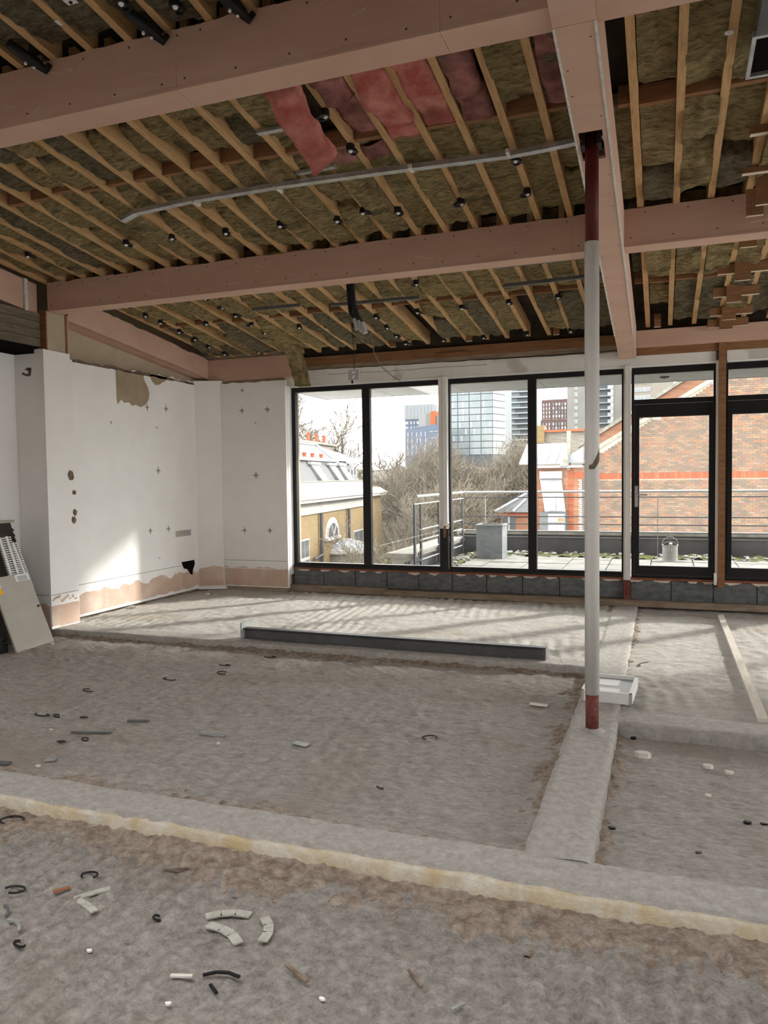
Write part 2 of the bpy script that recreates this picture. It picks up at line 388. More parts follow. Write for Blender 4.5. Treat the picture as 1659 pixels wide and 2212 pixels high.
class MB:
    def __init__(s):
        s.v, s.f = [], []

    def add(s, vs, fs):
        n = len(s.v)
        s.v += [tuple(map(float, p)) for p in vs]
        s.f += [tuple(i + n for i in q) for q in fs]
        return s

    def box(s, x0, x1, y0, y1, z0, z1):
        return s.hexa([(x0, y0, z0), (x1, y0, z0), (x1, y1, z0), (x0, y1, z0), (x0, y0, z1), (x1, y0, z1), (x1, y1, z1), (x0, y1, z1)])

    def hexa(s, p):
        return s.add(p, [(0, 3, 2, 1), (4, 5, 6, 7), (0, 1, 5, 4), (1, 2, 6, 5), (2, 3, 7, 6), (3, 0, 4, 7)])

    def obox(s, c, ax, ay, az):
        """box about centre c with half-axes ax, ay, az"""
        c, ax, ay, az = map(Vector, (c, ax, ay, az))
        return s.hexa([c - ax - ay - az, c + ax - ay - az, c + ax + ay - az, c - ax + ay - az,
                       c - ax - ay + az, c + ax - ay + az, c + ax + ay + az, c - ax + ay + az])

    def bar(s, p0, p1, w, h, up=(0, 0, 1)):
        p0, p1 = Vector(p0), Vector(p1)
        d = p1 - p0
        u = Vector(up)
        sd = d.cross(u).normalized() * (w / 2)
        u2 = sd.cross(d).normalized() * (h / 2)
        return s.obox((p0 + p1) / 2, d / 2, sd, u2)

    def prism(s, poly, d):
        """closed polygon (list of 3-D points) extruded by d"""
        d = Vector(d)
        n = len(poly)
        a = [Vector(p) for p in poly]
        vs = a + [p + d for p in a]
        fs = [tuple(range(n - 1, -1, -1)), tuple(range(n, 2 * n))]
        fs += [(i, (i + 1) % n, n + (i + 1) % n, n + i) for i in range(n)]
        return s.add(vs, fs)

    def tube(s, pts, r, n=8, cap=True):
        pts = [Vector(p) for p in pts]
        rr = r if isinstance(r, (list, tuple)) else [r] * len(pts)
        vs, fs = [], []
        up = None
        for i, p in enumerate(pts):
            d = (pts[min(i + 1, len(pts) - 1)] - pts[max(i - 1, 0)]).normalized()
            if up is None:
                up = Vector((0, 0, 1)) if abs(d.z) < 0.9 else Vector((1, 0, 0))
            a = d.cross(up).normalized()
            b = a.cross(d).normalized()
            up = b
            for k in range(n):
                t = 2 * math.pi * k / n
                vs.append(p + (a * math.cos(t) + b * math.sin(t)) * rr[i])
        for i in range(len(pts) - 1):
            for k in range(n):
                fs.append((i * n + k, i * n + (k + 1) % n, (i + 1) * n + (k + 1) % n, (i + 1) * n + k))
        if cap:
            fs.append(tuple(range(n - 1, -1, -1)))
            fs.append(tuple((len(pts) - 1) * n + k for k in range(n)))
        return s.add(vs, fs)

    def lathe(s, c, prof, n=20):
        vs, fs = [], []
        for r, z in prof:
            for k in range(n):
                t = 2 * math.pi * k / n
                vs.append((c[0] + r * math.cos(t), c[1] + r * math.sin(t), c[2] + z))
        for i in range(len(prof) - 1):
            for k in range(n):
                fs.append((i * n + k, i * n + (k + 1) % n, (i + 1) * n + (k + 1) % n, (i + 1) * n + k))
        fs.append(tuple(range(n - 1, -1, -1)))
        fs.append(tuple((len(prof) - 1) * n + k for k in range(n)))
        return s.add(vs, fs)

    def grid(s, P):
        """P: (n, m, 3) array of points"""
        n, m_ = P.shape[:2]
        vs = P.reshape(-1, 3).tolist()
        fs = [(i * m_ + j, i * m_ + j + 1, (i + 1) * m_ + j + 1, (i + 1) * m_ + j) for i in range(n - 1) for j in range(m_ - 1)]
        return s.add(vs, fs)

    def mesh(s, name, origin, smooth=False):
        me = bpy.data.meshes.new(name)
        ox, oy, oz = origin
        me.from_pydata([(a - ox, b - oy, c - oz) for a, b, c in s.v], [], s.f)
        me.update()
        if smooth:
            me.polygons.foreach_set('use_smooth', [True] * len(me.polygons))
        return me

    def build(s, name, mt, parent=None, origin=None, smooth=False, kind=None, label=None):
        if parent is not None:
            origin = WO[parent]
        elif origin is None:
            a = np.array(s.v)
            lo, hi = a.min(0), a.max(0)
            origin = ((lo[0] + hi[0]) / 2, (lo[1] + hi[1]) / 2, lo[2])
        me = s.mesh(name, origin, smooth)
        me.materials.append(M[mt] if isinstance(mt, str) else mt)
        o = bpy.data.objects.new(name, me)
        col.objects.link(o)
        if parent is not None:
            o.parent = parent
        else:
            o.location = origin
        WO[o] = origin
        if kind:
            o['kind'] = kind
        if label:
            o['label'] = label
        return o


def tag(o, label, cat, group=None, kind=None):
    o['label'], o['category'] = label, cat
    if group:
        o['group'] = group
    if kind:
        o['kind'] = kind
    return o


def empty(name, loc, label, cat, group=None, kind=None):
    o = bpy.data.objects.new(name, None)
    col.objects.link(o)
    o.location = loc
    o.empty_display_size = 0.1
    WO[o] = tuple(loc)
    return tag(o, label, cat, group, kind)


def copy_tree(o, loc=None, parent=None, rz=None):
    c = o.copy()
    col.objects.link(c)
    if parent is not None:
        c.parent = parent
    if loc is not None:
        c.location = loc
        WO[c] = tuple(loc)
    if rz is not None:
        c.rotation_euler.z = rz
    for ch in o.children:
        copy_tree(ch, None, c)
    return c


def jag(a, b, n, amp, seed):
    """n+1 values from a to b and a jagged offset for each"""
    t = np.linspace(a, b, n + 1)
    return t, fbm(np.stack([t * 9, t * 0 + seed, t * 0], 1), 1.0, 4, seed, 0.65) * amp


# ------------------------------------------------------------------ FLOOR
floor = empty('floor', (0, 5, 0), 'stripped concrete floor with sunken screed bays and upstand ribs', 'floor', kind='structure')


def screed(name, x0, x1, y0, y1, z, cell, amp, mt, seed, combs=0.0, cscale=60):
    nx, ny = int((x1 - x0) / cell) + 1, int((y1 - y0) / cell) + 1
    X, Y = np.meshgrid(np.linspace(x0, x1, nx), np.linspace(y0, y1, ny))
    p = np.stack([X.ravel(), Y.ravel(), np.zeros(X.size)], 1)
    H = fbm(p, 1.6, 3, seed) * amp * 0.6 + fbm(p, 11, 4, seed + 3, 0.6) * amp * 0.55
    H += np.abs(fbm(p, 5, 3, seed + 7)) * amp * 0.5
    grit = np.abs(fbm(p, 0.35 / cell, 2, seed + 21, 0.7))
    H += grit * amp * 0.75 * np.clip(0.55 + fbm(p, 1.3, 2, seed + 31) * 0.6, 0.1, 1.2)
    if combs:
        w = np.clip(fbm(p, 0.9, 2, seed + 11) + 0.35, 0, 1)
        H += combs * w * np.sin(p[:, 0] * cscale + p[:, 1] * 6 + fbm(p, 2, 2, seed + 5) * 2.5)
    Z = z + H.reshape(X.shape)
    return MB().grid(np.stack([X, Y, Z], 2)).build(name, mt, floor, smooth=True)


screed('screed_bay', -3.4, 1.4, 0.9, 2.76, -0.084, 0.010, 0.015, 'floor_near', 1, 0.007, 85)
MB().box(-6.2, 7, -4, 0.9, -0.2, -0.09).box(-6.2, -3.4, 0.9, 2.76, -0.2, -0.09).box(1.4, 7, 0.9, 2.76, -0.2, -0.09).build('screed_surround', 'floor_near', floor)
screed('screed_bay', -6.2, -0.49, 2.95, 6.1, -0.066, 0.016, 0.010, 'floor_mid', 2, 0.0018, 60)
screed('screed_bay', -0.27, 1.6, 2.95, 4.8, -0.090, 0.015, 0.007, 'floor_mid', 3)
screed('screed_bay', -6.0, -0.49, 6.15, 9.2, -0.012, 0.020, 0.009, 'floor_far', 4, 0.006, 55)
screed('screed_bay', -0.27, 2.4, 4.95, 9.2, -0.034, 0.020, 0.009, 'floor_far', 5, 0.004, 50)
MB().box(1.6, 7, 2.95, 4.8, -0.25, -0.09).box(2.4, 7, 4.95, 9.2, -0.25, -0.04).box(-6.4, 7, -4, 9.3, -0.4, -0.16).build('slab', 'floor_mid', floor)


def upstand(axis, a0, a1, w0, w1, z0, z1, seed, mt='ridge', cell=0.03, amp=0.006, bev=0.012, name='concrete_upstand'):
    n = int((a1 - a0) / cell) + 1
    side = [z0 + (z1 - bev - z0) * t for t in (0, 0.33, 0.66, 1)]
    prof = [(w0, z) for z in side] + [(w0 + bev, z1)]
    k = max(3, int((w1 - w0) / cell))
    prof += [(w0 + bev + (w1 - w0 - 2 * bev) * t, z1) for t in np.linspace(0, 1, k + 1)[1:]]
    prof += [(w1, z) for z in side[::-1]]
    A = np.linspace(a0, a1, n)
    P = np.zeros((n, len(prof), 3))
    for j, (w, z) in enumerate(prof):
        P[:, j, 0 if axis == 'x' else 1] = A
        P[:, j, 1 if axis == 'x' else 0] = w
        P[:, j, 2] = z
    q = P.reshape(-1, 3)
    for c in range(3):
        q[:, c] += fbm(q + c * 3.7, 14, 4, seed + c, 0.6) * amp * (0.5 if c == 2 else 1)
        q[:, c] += fbm(q + c * 3.7, 2.5, 2, seed + c + 9) * amp * 0.7
    if axis == 'y':
        q = q.reshape(n, len(prof), 3)[:, ::-1]
    return MB().grid(q.reshape(n, len(prof), 3)).build(name, mt, floor, smooth=True)


upstand('x', -6.2, 2.2, 2.745, 2.985, -0.2, 0.0, 11)
upstand('x', -6.2, 2.2, 2.722, 2.76, -0.2, -0.006, 31, 'chalk', 0.02, 0.009, name='chalky_edge')
upstand('y', 2.96, 9.12, -0.52, -0.25, -0.2, 0.0, 12)
upstand('x', -0.3, 2.4, 4.75, 5.0, -0.2, -0.002, 13)
upstand('x', -6.0, -0.45, 6.06, 6.34, -0.2, 0.0, 14)
# dust lying in the corners of the bays
def dust_strip(x0, x1, y0, y1, z, seed, wall='y1', cell=0.014):
    """crumbly dust banked against one side (wall) and thinning out away from it"""
    n, m_ = max(6, int((x1 - x0) / cell)), max(6, int((y1 - y0) / cell))
    X, Y = np.meshgrid(np.linspace(x0, x1, n), np.linspace(y0, y1, m_))
    p = np.stack([X.ravel(), Y.ravel(), X.ravel() * 0], 1)
    e = {'y1': (Y - y0) / (y1 - y0), 'y0': (y1 - Y) / (y1 - y0), 'x1': (X - x0) / (x1 - x0), 'x0': (x1 - X) / (x1 - x0)}[wall]
    Z = z - 0.024 + 0.036 * e + fbm(p, 5, 2, seed).reshape(X.shape) * 0.010 + fbm(p, 26, 3, seed + 4, 0.7).reshape(X.shape) * 0.009
    MB().grid(np.stack([X, Y, Z], 2)).build('swept_dust', 'soil', floor, smooth=True)


dust_strip(-3.4, 1.4, 2.44, 2.735, -0.070, 5, 'y1')
dust_strip(-5.0, -0.52, 2.975, 3.20, -0.056, 6, 'y0')
dust_strip(-0.70, -0.505, 3.0, 6.05, -0.058, 7, 'x1')
dust_strip(-0.265, -0.13, 3.0, 4.75, -0.084, 8, 'x0')
dust_strip(-5.8, -0.52, 5.86, 6.075, -0.058, 9, 'y1')
dust_strip(-0.26, 1.6, 2.975, 3.16, -0.084, 10, 'y0')
dust_strip(-0.265, -0.15, 5.0, 9.0, -0.030, 12, 'x0')

# ------------------------------------------------------------------ WALLS
def jag_wall(name, mt, plane, w, a0, a1, z0, ztop, thick, seed, parent=None, n=60, amp=0.02, inward=-1, ztop1=None):
    """upright board with a torn top; plane 'x' -> face at X=w running along Y, 'y' -> face at Y=w along X"""
    t, j = jag(a0, a1, n, amp, seed)
    z1 = ztop if ztop1 is None else ztop1
    tops = [ztop + (z1 - ztop) * i / n + j[i] for i in range(n + 1)]
    poly = [(a0, z0), (a1, z0)] + [(t[i], tops[i]) for i in range(n, -1, -1)]
    if plane == 'x':
        return MB().prism([(w, a, z) for a, z in poly], (inward * thick, 0, 0)).build(name, mt, parent)
    return MB().prism([(a, w, z) for a, z in poly], (0, thick, 0)).build(name, mt, parent)


wl = empty('wall_left', (-6, 7.5, 0), 'white boarded wall on the left, stripped of its skirting', 'wall', kind='structure')
XL = -5.97
jag_wall('wall_board', 'white_wall', 'x', XL, 6.44, 8.88, 0.02, 2.80, 0.06, 3, wl, 90, 0.018, ztop1=2.84)
MB().box(-6.30, -6.06, 6.44, 9.4, -0.1, 3.75).build('upper_board', 'beige_board', wl)
MB().box(-6.5, -6.30, -4, 9.4, -0.1, 3.9).build('outer_skin', 'beige_board', wl)
# rough pink plaster band where the skirting was
def band(plane, w, a0, a1, z0, z1, seed, parent, sgn=1, amp=0.03, mt='pink_plaster', n=40, th=0.003, botamp=0.012, name='plaster_band'):
    t, j = jag(a0, a1, n, amp, seed)
    _, k = jag(a0, a1, n, botamp, seed + 50)
    poly = [(t[i], z0 + max(0, k[i])) for i in range(n + 1)] + [(t[i], z1 + j[i]) for i in range(n, -1, -1)]
    if plane == 'x':
        MB().prism([(w, a, z) for a, z in poly], (sgn * th, 0, 0)).build(name, mt, parent)
    else:
        MB().prism([(a, w, z) for a, z in poly], (0, -sgn * th, 0)).build(name, mt, parent)


band('x', XL, 6.45, 8.86, 0.05, 0.27, 4, wl, botamp=0.03)
band('x', XL, 6.45, 8.86, 2.792, 2.822, 33, wl, amp=0.014, mt='tear_and_shadow', n=70, th=0.004, botamp=0.016, name='torn_edge_shadow')  # dark strip paints the shadow line along the torn wall top
MB().box(XL, XL + 0.0015, 6.45, 8.5, 0.372, 0.377).build('scribed_line', 'line', wl)
# torn patches
def patch(plane, w, pts, mt, parent, th=0.004, name='torn_patch'):
    if plane == 'x':
        return MB().prism([(w, a, z) for a, z in pts], (th, 0, 0)).build(name, mt, parent)
    return MB().prism([(a, w, z) for a, z in pts], (0, -th, 0)).build(name, mt, parent)


pp = [(7.28, 2.80), (7.285, 2.45), (7.30, 2.40), (7.36, 2.46), (7.42, 2.425), (7.5, 2.44), (7.56, 2.40), (7.62, 2.42), (7.72, 2.40), (7.8, 2.43), (7.87, 2.50), (7.89, 2.58), (7.86, 2.66), (7.8, 2.73), (7.78, 2.80)]
patch('x', XL, pp, 'torn_board', wl)
patch('x', XL, [(7.9, 2.82), (7.95, 2.74), (8.02, 2.70), (8.1, 2.715), (8.16, 2.75), (8.22, 2.77), (8.27, 2.83)], 'torn_board', wl)
# plaster crosses round old fixings, sockets
def fixing_mark(plane, w, a, z, parent, s=1.0, big=True):
    b = MB()
    arms = [(0, 1), (math.pi / 2, 0.8), (math.pi, 0.9), (3 * math.pi / 2, 0.7)]
    pts = []
    for k in range(16):
        t = 2 * math.pi * k / 16
        r = (0.026 if k % 4 else 0.055) * s * (0.8 + 0.4 * random.random())
        pts.append((a + r * math.cos(t), z + r * math.sin(t)))
    patch(plane, w, pts, 'crack', parent, 0.003, 'filler_mark')
    hp = [(a + 0.011 * s * math.cos(q), z + 0.011 * s * math.sin(q)) for q in np.linspace(0, 2 * math.pi, 9)[:-1]]
    patch(plane, w, hp, 'line', parent, 0.0045, 'screw_hole')


for a, z, s in [(7.84, 2.41, 1), (8.22, 2.42, 1), (8.03, 1.63, 1), (7.84, 0.88, 0.9), (8.21, 0.88, 0.9), (7.18, 2.18, 0.45), (8.02, 2.17, 0.4), (8.01, 0.52, 0.3), (7.4, 2.62, 0.4)]:
    fixing_mark('x', XL, a, z, wl, s)
MB().box(XL, XL + 0.006, 8.36, 8.44, 0.76, 0.84).build('tan_plate', 'tan', wl)
MB().box(XL, XL + 0.005, 8.44, 8.70, 0.76, 0.84).build('wiring_strip', 'crack', wl)
patch('x', XL, [(8.47, 0.42), (8.52, 0.33), (8.60, 0.31), (8.66, 0.24), (8.71, 0.22), (8.73, 0.30), (8.77, 0.36), (8.76, 0.42)], 'hole', wl, 0.005, 'broken_hole')
# near part of the left wall, behind the pillar front
jag_wall('wall_board', 'white_wall', 'x', -6.21, -4, 6.05, -0.05, 2.83, 0.06, 8, wl, 80, 0.02)
band('x', -6.21, 4.2, 6.04, 0.0, 0.27, 9, wl)
MB().box(-6.21, -6.208, 4.2, 6.04, 0.360, 0.366).build('scribed_line', 'line', wl)

pil = empty('wall_pillar', (-6, 6.2, 0), 'white boarded pillar standing out from the left wall', 'pillar', kind='structure')
jag_wall('pillar_front', 'white_wall', 'y', 6.04, -6.21, -5.83, 0.0, 2.835, 0.36, 12, pil, 30, 0.006)
jag_wall('pillar_side', 'white_wall', 'x', -5.828, 6.035, 6.43, 0.005, 2.835, 0.02, 13, pil, 30, 0.008, ztop1=2.79)
band('x', -5.828, 6.04, 6.425, 0.015, 0.235, 14, pil, amp=0.003)
MB().box(-5.828, -5.8265, 6.04, 6.425, 0.345, 0.350).build('scribed_line', 'line', pil)
for q in range(9):
    a, z, r_ = 6.06 + q * 0.041 + random.uniform(-.01, .01), random.uniform(.265, .325), random.uniform(.010, .024)
    patch('x', -5.828, [(a + r_ * 1.3 * math.cos(t) * random.uniform(.5, 1.2), z + r_ * math.sin(t) * random.uniform(.4, 1.1)) for t in np.linspace(0, 2 * math.pi, 12)[:-1]], 'pink_plaster', pil, 0.003, 'plaster_smear')
for a, z, s in [(6.36, 1.57, 0.045), (6.40, 1.39, 0.025), (6.40, 1.18, 0.03), (6.385, 1.1, 0.03)]:
    patch('x', -5.828, [(a + s * math.cos(t) * (0.7 + 0.5 * random.random()), z + 1.3 * s * math.sin(t) * (0.7 + 0.5 * random.random())) for t in np.linspace(0, 2 * math.pi, 13)[:-1]], 'tear_and_shadow', pil, 0.004, 'torn_hole')
band('y', 6.04, -6.2, -5.84, 0.0, 0.27, 15, pil)
MB().box(-6.2, -5.83, 6.0385, 6.04, 0.345, 0.35).build('scribed_line', 'line', pil)
patch('y', 6.04, [(-6.12, 2.60), (-6.05, 2.575), (-6.0, 2.58), (-5.99, 2.66), (-6.03, 2.66), (-6.03, 2.60), (-6.07, 2.60), (-6.10, 2.62)], 'tear_and_shadow', pil, 0.003, 'brush_smear')
patch('y', 6.04, [(-6.08, 2.64), (-6.03, 2.63), (-6.00, 2.645), (-6.04, 2.665)], 'tear_and_shadow', pil, 0.003, 'brush_smear')

wf = empty('wall_far', (-5.4, 9.3, 0), 'narrow white boarded wall between the left corner and the window', 'wall', kind='structure')
YF = 9.02
MB().prism([(-5.97, 8.86, 0.0), (-5.65, YF, 0.0), (-5.65, YF + 0.1, 0.0), (-6.05, YF + 0.1, 0.0), (-6.05, 8.86, 0.0)], (0, 0, 2.85)).build('corner_boxing', 'white_wall', wf)
jag_wall('wall_board', 'white_wall', 'y', YF - 0.006, -5.655, -4.672, 0.045, 2.808, 0.05, 17, wf, 60, 0.008)
MB().box(-6.3, -4.70, YF + 0.05, YF + 0.45, -0.1, 3.6).build('outer_skin', 'beige_board', wf)
YB = YF - 0.006
band('y', YB, -5.645, -4.68, 0.06, 0.309, 18, wf, amp=0.02)
MB().box(-5.645, -4.69, YB - 0.007, YB - 0.002, 0.292, 0.300).build('plaster_lip', 'white_wall', wf)
MB().box(-5.645, -4.69, YB - 0.0015, YB, 0.402, 0.407).build('scribed_line', 'line', wf)
dxy = Vector((0.32, 0.16, 0)).normalized()
nxy = Vector((0.45, -0.9, 0)) * 0.003
c0 = Vector((-5.968, 8.859, 0))
MB().prism([c0 + dxy * u + Vector((0, 0, z)) for u, z in ((.01, .05), (.34, .05), (.34, .30), (.2, .325), (.1, .30), (.01, .29))], nxy).build('plaster_band', 'pink_plaster', wf)
for a, z, s in [(-5.49, 2.46, 0.9), (-5.09, 2.46, 0.9), (-5.29, 1.56, 1.1), (-5.49, 0.79, 0.9), (-5.09, 0.79, 0.9), (-5.48, 2.74, 0.6), (-5.28, 2.28, 0.35)]:
    fixing_mark('y', YB, a * .9697, 1.5 + (z - 1.5) * .9697, wf, s)
# reveal of the first window
MB().box(-4.70, -4.668, YF + .04, 9.25, 0.22, 2.735).build('window_reveal', 'white_gloss', wf)

wb = empty('wall_back', (0.4, -4, 0), 'plain back wall of the room behind the viewer', 'wall', kind='structure')
MB().box(-6.4, 7.2, -4.2, -4.0, -0.2, 4.9).build('wall_board', 'low_bounce_wall', wb)
wr = empty('wall_right', (7, 3, 0), 'right wall of the room out of view with an added daylight opening', 'wall', kind='structure')
MB().box(7.0, 7.2, -4.2, 9.4, -0.2, 0.1).box(7.0, 7.2, -4.2, 9.4, 3.1, 4.9).box(7, 7.2, 7.4, 9.4, 0.1, 3.1).box(7, 7.2, -4.2, 3.9, 0.1, 3.1).build('wall_board', 'low_bounce_wall', wr)  # gap left in this unseen wall to bring in side light


# ------------------------------------------------------------------ CEILING
K = 0.118
def zr(y):
    return 3.51 + K * (6.1 - y)


ceil = empty('ceiling', (0, 5, 3.6), 'stripped sloping ceiling of timber joists packed with mineral wool', 'ceiling', kind='structure')
def deck(x0, x1, y0, y1):
    MB().hexa([(x0, y0, zr(y0) + 0.21), (x1, y0, zr(y0) + 0.21), (x1, y1, zr(y1) + 0.21), (x0, y1, zr(y1) + 0.21),
               (x0, y0, zr(y0) + 0.35), (x1, y0, zr(y0) + 0.35), (x1, y1, zr(y1) + 0.35), (x0, y1, zr(y1) + 0.35)]).build('roof_deck', 'deck', ceil)


RX0, RX1, RY0, RY1 = -3.8, 2.6, -1.5, 0.9      # roof opening added out of view to let sky onto the near floor
deck(-6.4, 7.2, RY1, 9.4)
deck(-6.4, 7.2, -4.2, RY0)
deck(-6.4, RX0, RY0, RY1)
deck(RX1, 7.2, RY0, RY1)
kz = zr(RY1) + .1
MB().box(RX0 - .05, RX0, RY0, RY1, kz, kz + .55).box(RX1, RX1 + .05, RY0, RY1, kz, kz + .55).box(RX0, RX1, RY0 - .05, RY0, kz, kz + .55).box(RX0, RX1, RY1, RY1 + .05, kz, kz + .55).build('added_rooflight_kerb', 'white_wall', ceil)  # kerb round the added rooflight
JW = 0.046
left_mid = [-5.616 + 0.247 * k for k in range(-1, 22)]
left_far = [-5.44 + 0.247 * k for k in range(-1, 21)]
right_js = [-0.152 + 0.243 * k for k in range(0, 9)]


def joist(x, y0, y1, w=JW, d=0.15, drop=0.0):
    a, c = zr(y0) - drop, zr(y1) - drop
    h = w / 2
    MB().hexa([(x - h, y0, a), (x + h, y0, a), (x + h, y1, c), (x - h, y1, c),
               (x - h, y0, a + d), (x + h, y0, a + d), (x + h, y1, c + d), (x - h, y1, c + d)]).build('joist', 'timber', ceil)


for x in left_mid + right_js:
    joist(x + random.uniform(-.006, .006), 1.2, 3.45, drop=0.002)
    if -0.47 < x < -0.27:
        continue
    joist(x + random.uniform(-.006, .006), 3.55, 6.22, drop=random.uniform(-.006, .006))
for x in left_far + [q - 0.005 for q in right_js]:
    joist(x + random.uniform(-.006, .006), 6.2, 9.12, drop=random.uniform(-.006, .006))


def nogging(x0, x1, y, w=0.045, d=0.11):
    z = zr(y) + 0.012
    MB().box(x0 + 0.02, x1 - 0.02, y - w / 2, y + w / 2, z, z + d).build('nogging', 'timber_red', ceil)


for js, y, off in ((left_mid, 4.70, 0), (left_far, 7.74, 0), (right_js, 4.80, 0), (right_js, 7.74, 0)):
    for a, c in zip(js[:-1], js[1:]):
        nogging(a, c, y + random.uniform(-0.03, 0.03))
nogging(-0.27, -0.152, 4.80)
nogging(-0.27, -0.152, 7.74)


def batt(x0, x1, y0, y1, off, mt, seed, sag=0.02):
    nx, ny = 8, max(8, int((y1 - y0) / 0.045))
    X, Y = np.meshgrid(np.linspace(x0, x1, nx), np.linspace(y0, y1, ny))
    p = np.stack([X.ravel(), Y.ravel(), np.full(X.size, seed * 0.37)], 1)
    Z = zr(Y) + off + fbm(p, 4, 3, seed).reshape(X.shape) * 0.028 + np.abs(fbm(p, 11, 3, seed + 2)).reshape(X.shape) * 0.030
    t = (Y - y0) / (y1 - y0)
    Z -= sag * np.sin(t * math.pi)
    edge = np.minimum(np.minimum(t, 1 - t) * ny / 1.5, 1)
    Z += (1 - edge) * 0.03
    Yj = Y + fbm(p, 6, 2, seed + 5).reshape(X.shape) * 0.02 * (1 - edge)
    b = MB().grid(np.stack([X, Yj, Z], 2)[::-1])
    # rising skirt round the edge gives the batt its thickness
    ring = [(i, 0) for i in range(ny)] + [(ny - 1, j) for j in range(1, nx)] + [(i, nx - 1) for i in range(ny - 2, -1, -1)] + [(0, j) for j in range(nx - 2, 0, -1)]
    lo = [(X[i, j], Yj[i, j], Z[i, j]) for i, j in ring]
    hi = [(X[i, j], Yj[i, j], zr(Y[i, j]) + 0.16) for i, j in ring]
    n = len(ring)
    b.add(lo + hi, [(k, (k + 1) % n, n + (k + 1) % n, n + k) for k in range(n)])
    b.build('wool_batt', mt, ceil, smooth=True)


def rows(js, spans, skip, dark, seed):
    for k, (a, c) in enumerate(zip(js[:-1], js[1:])):
        for r, (y0, y1) in enumerate(spans):
            if (k, r) in skip:
                continue
            if y1 - y0 > 1.0 and random.random() < 0.55:
                ym = y0 + (y1 - y0) * random.uniform(0.35, 0.65)
                parts = [(y0, ym - 0.01), (ym + 0.01, y1)]
            else:
                parts = [(y0, y1)]
            for (u, v) in parts:
                mt = 'wool_dark' if random.random() < dark(k, r) else 'wool'
                batt(a + 0.022, c - 0.022, u + random.uniform(0, .03), v - random.uniform(0, .05), random.choice([-0.012, 0.0, 0.005, 0.012, 0.02, 0.035, 0.06]), mt, seed + k * 7 + r * 3 + int(u * 10) % 5, random.uniform(0, 0.05))


LM = left_mid
rows(LM, [(1.4, 3.40)], set(), lambda k, r: 0.6, 100)
rows(LM, [(3.60, 4.67), (4.73, 6.10)], {(16, 0), (17, 0), (18, 0), (19, 0), (15, 0)}, lambda k, r: 0.55 if (r == 0 and k < 12) else 0.12, 300)
rows(left_far, [(6.30, 7.71), (7.78, 9.05)], {(17, 1), (12, 1)}, lambda k, r: 0.1 if r == 0 else 0.5, 500)
rows(right_js, [(1.4, 3.40)], set(), lambda k, r: 0.3, 700)
rows(right_js, [(3.60, 4.77), (4.83, 6.10)], set(), lambda k, r: 0.15, 800)
rows(right_js, [(6.30, 7.71), (7.78, 9.05)], {(0, 1)}, lambda k, r: 0.1 if r == 0 else 0.6, 900)
batt(-0.45, -0.18, 4.9, 6.1, 0.05, 'wool', 951)
batt(-0.26, -0.18, 6.3, 7.7, 0.09, 'wool_dark', 952)
batt(-0.12, 0.06, 8.1, 8.6, 0.05, 'wool', 953)


# pink glass wool slumping out of the joist spaces
def pink(pts, w, th, mt, seed, label, grp='slumped pink glass wool batts'):
    """thick soft strip along centre points pts (x, y, z)"""
    pts = np.array(pts, float)
    t = np.linspace(0, len(pts) - 1, 26)
    P = np.stack([np.interp(t, range(len(pts)), pts[:, c]) for c in range(3)], 1)
    for _ in range(3):
        P[1:-1] = (P[:-2] + 2 * P[1:-1] + P[2:]) / 4
    nu = 9
    prof = [(-0.5, 0.5), (-0.5, -0.35), (-0.38, -0.5), (-0.15, -0.5), (0.15, -0.5), (0.38, -0.5), (0.5, -0.35), (0.5, 0.5)]
    G = np.zeros((len(P), len(prof), 3))
    for i in range(len(P)):
        d = P[min(i + 1, len(P) - 1)] - P[max(i - 1, 0)]
        d /= np.linalg.norm(d)
        sx = np.array([1.0, 0, 0])
        sx -= d * sx.dot(d)
        sx /= np.linalg.norm(sx)
        up = np.cross(sx, d)
        for j, (a, c) in enumerate(prof):
            G[i, j] = P[i] + sx * a * w + up * c * th
    q = G.reshape(-1, 3)
    for c in range(3):
        q[:, c] += fbm(q + c * 9.1, 9, 3, seed + c) * 0.020
    b = MB().grid(q.reshape(G.shape))
    n = len(prof)
    b.f.append(tuple(range(n)))
    b.f.append(tuple((len(P) - 1) * n + k for k in range(n - 1, -1, -1)))
    o = b.build('insulation_batt', mt, smooth=True)
    tag(o, label, 'insulation', grp)


def rp(x, y, d):
    return (x, y, zr(y) + d)


pink([(-2.01, 3.60, 3.79), (-2.015, 3.8, 3.70), (-1.99, 3.98, 3.60), (-1.95, 4.12, 3.50), (-1.905, 4.25, 3.385)], 0.19, 0.07, 'wool_pink', 1, 'long bright pink glass wool strip hanging lowest below the joists')
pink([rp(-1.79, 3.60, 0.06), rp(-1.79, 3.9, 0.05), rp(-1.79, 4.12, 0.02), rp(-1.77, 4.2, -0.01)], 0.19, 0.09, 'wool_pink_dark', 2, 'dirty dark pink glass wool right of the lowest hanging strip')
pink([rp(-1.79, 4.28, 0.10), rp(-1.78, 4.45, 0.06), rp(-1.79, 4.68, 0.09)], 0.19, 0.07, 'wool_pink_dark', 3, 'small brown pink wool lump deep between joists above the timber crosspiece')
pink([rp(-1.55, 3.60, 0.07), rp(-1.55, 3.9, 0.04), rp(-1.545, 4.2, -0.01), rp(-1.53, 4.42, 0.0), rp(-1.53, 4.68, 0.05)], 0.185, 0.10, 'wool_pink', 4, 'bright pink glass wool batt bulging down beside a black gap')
pink([rp(-1.30, 3.60, 0.05), rp(-1.30, 3.9, 0.03), rp(-1.30, 4.3, 0.03), rp(-1.29, 4.66, 0.05)], 0.20, 0.09, 'wool_pink', 5, 'creased pink glass wool batt filling the space in the middle of the pink row')
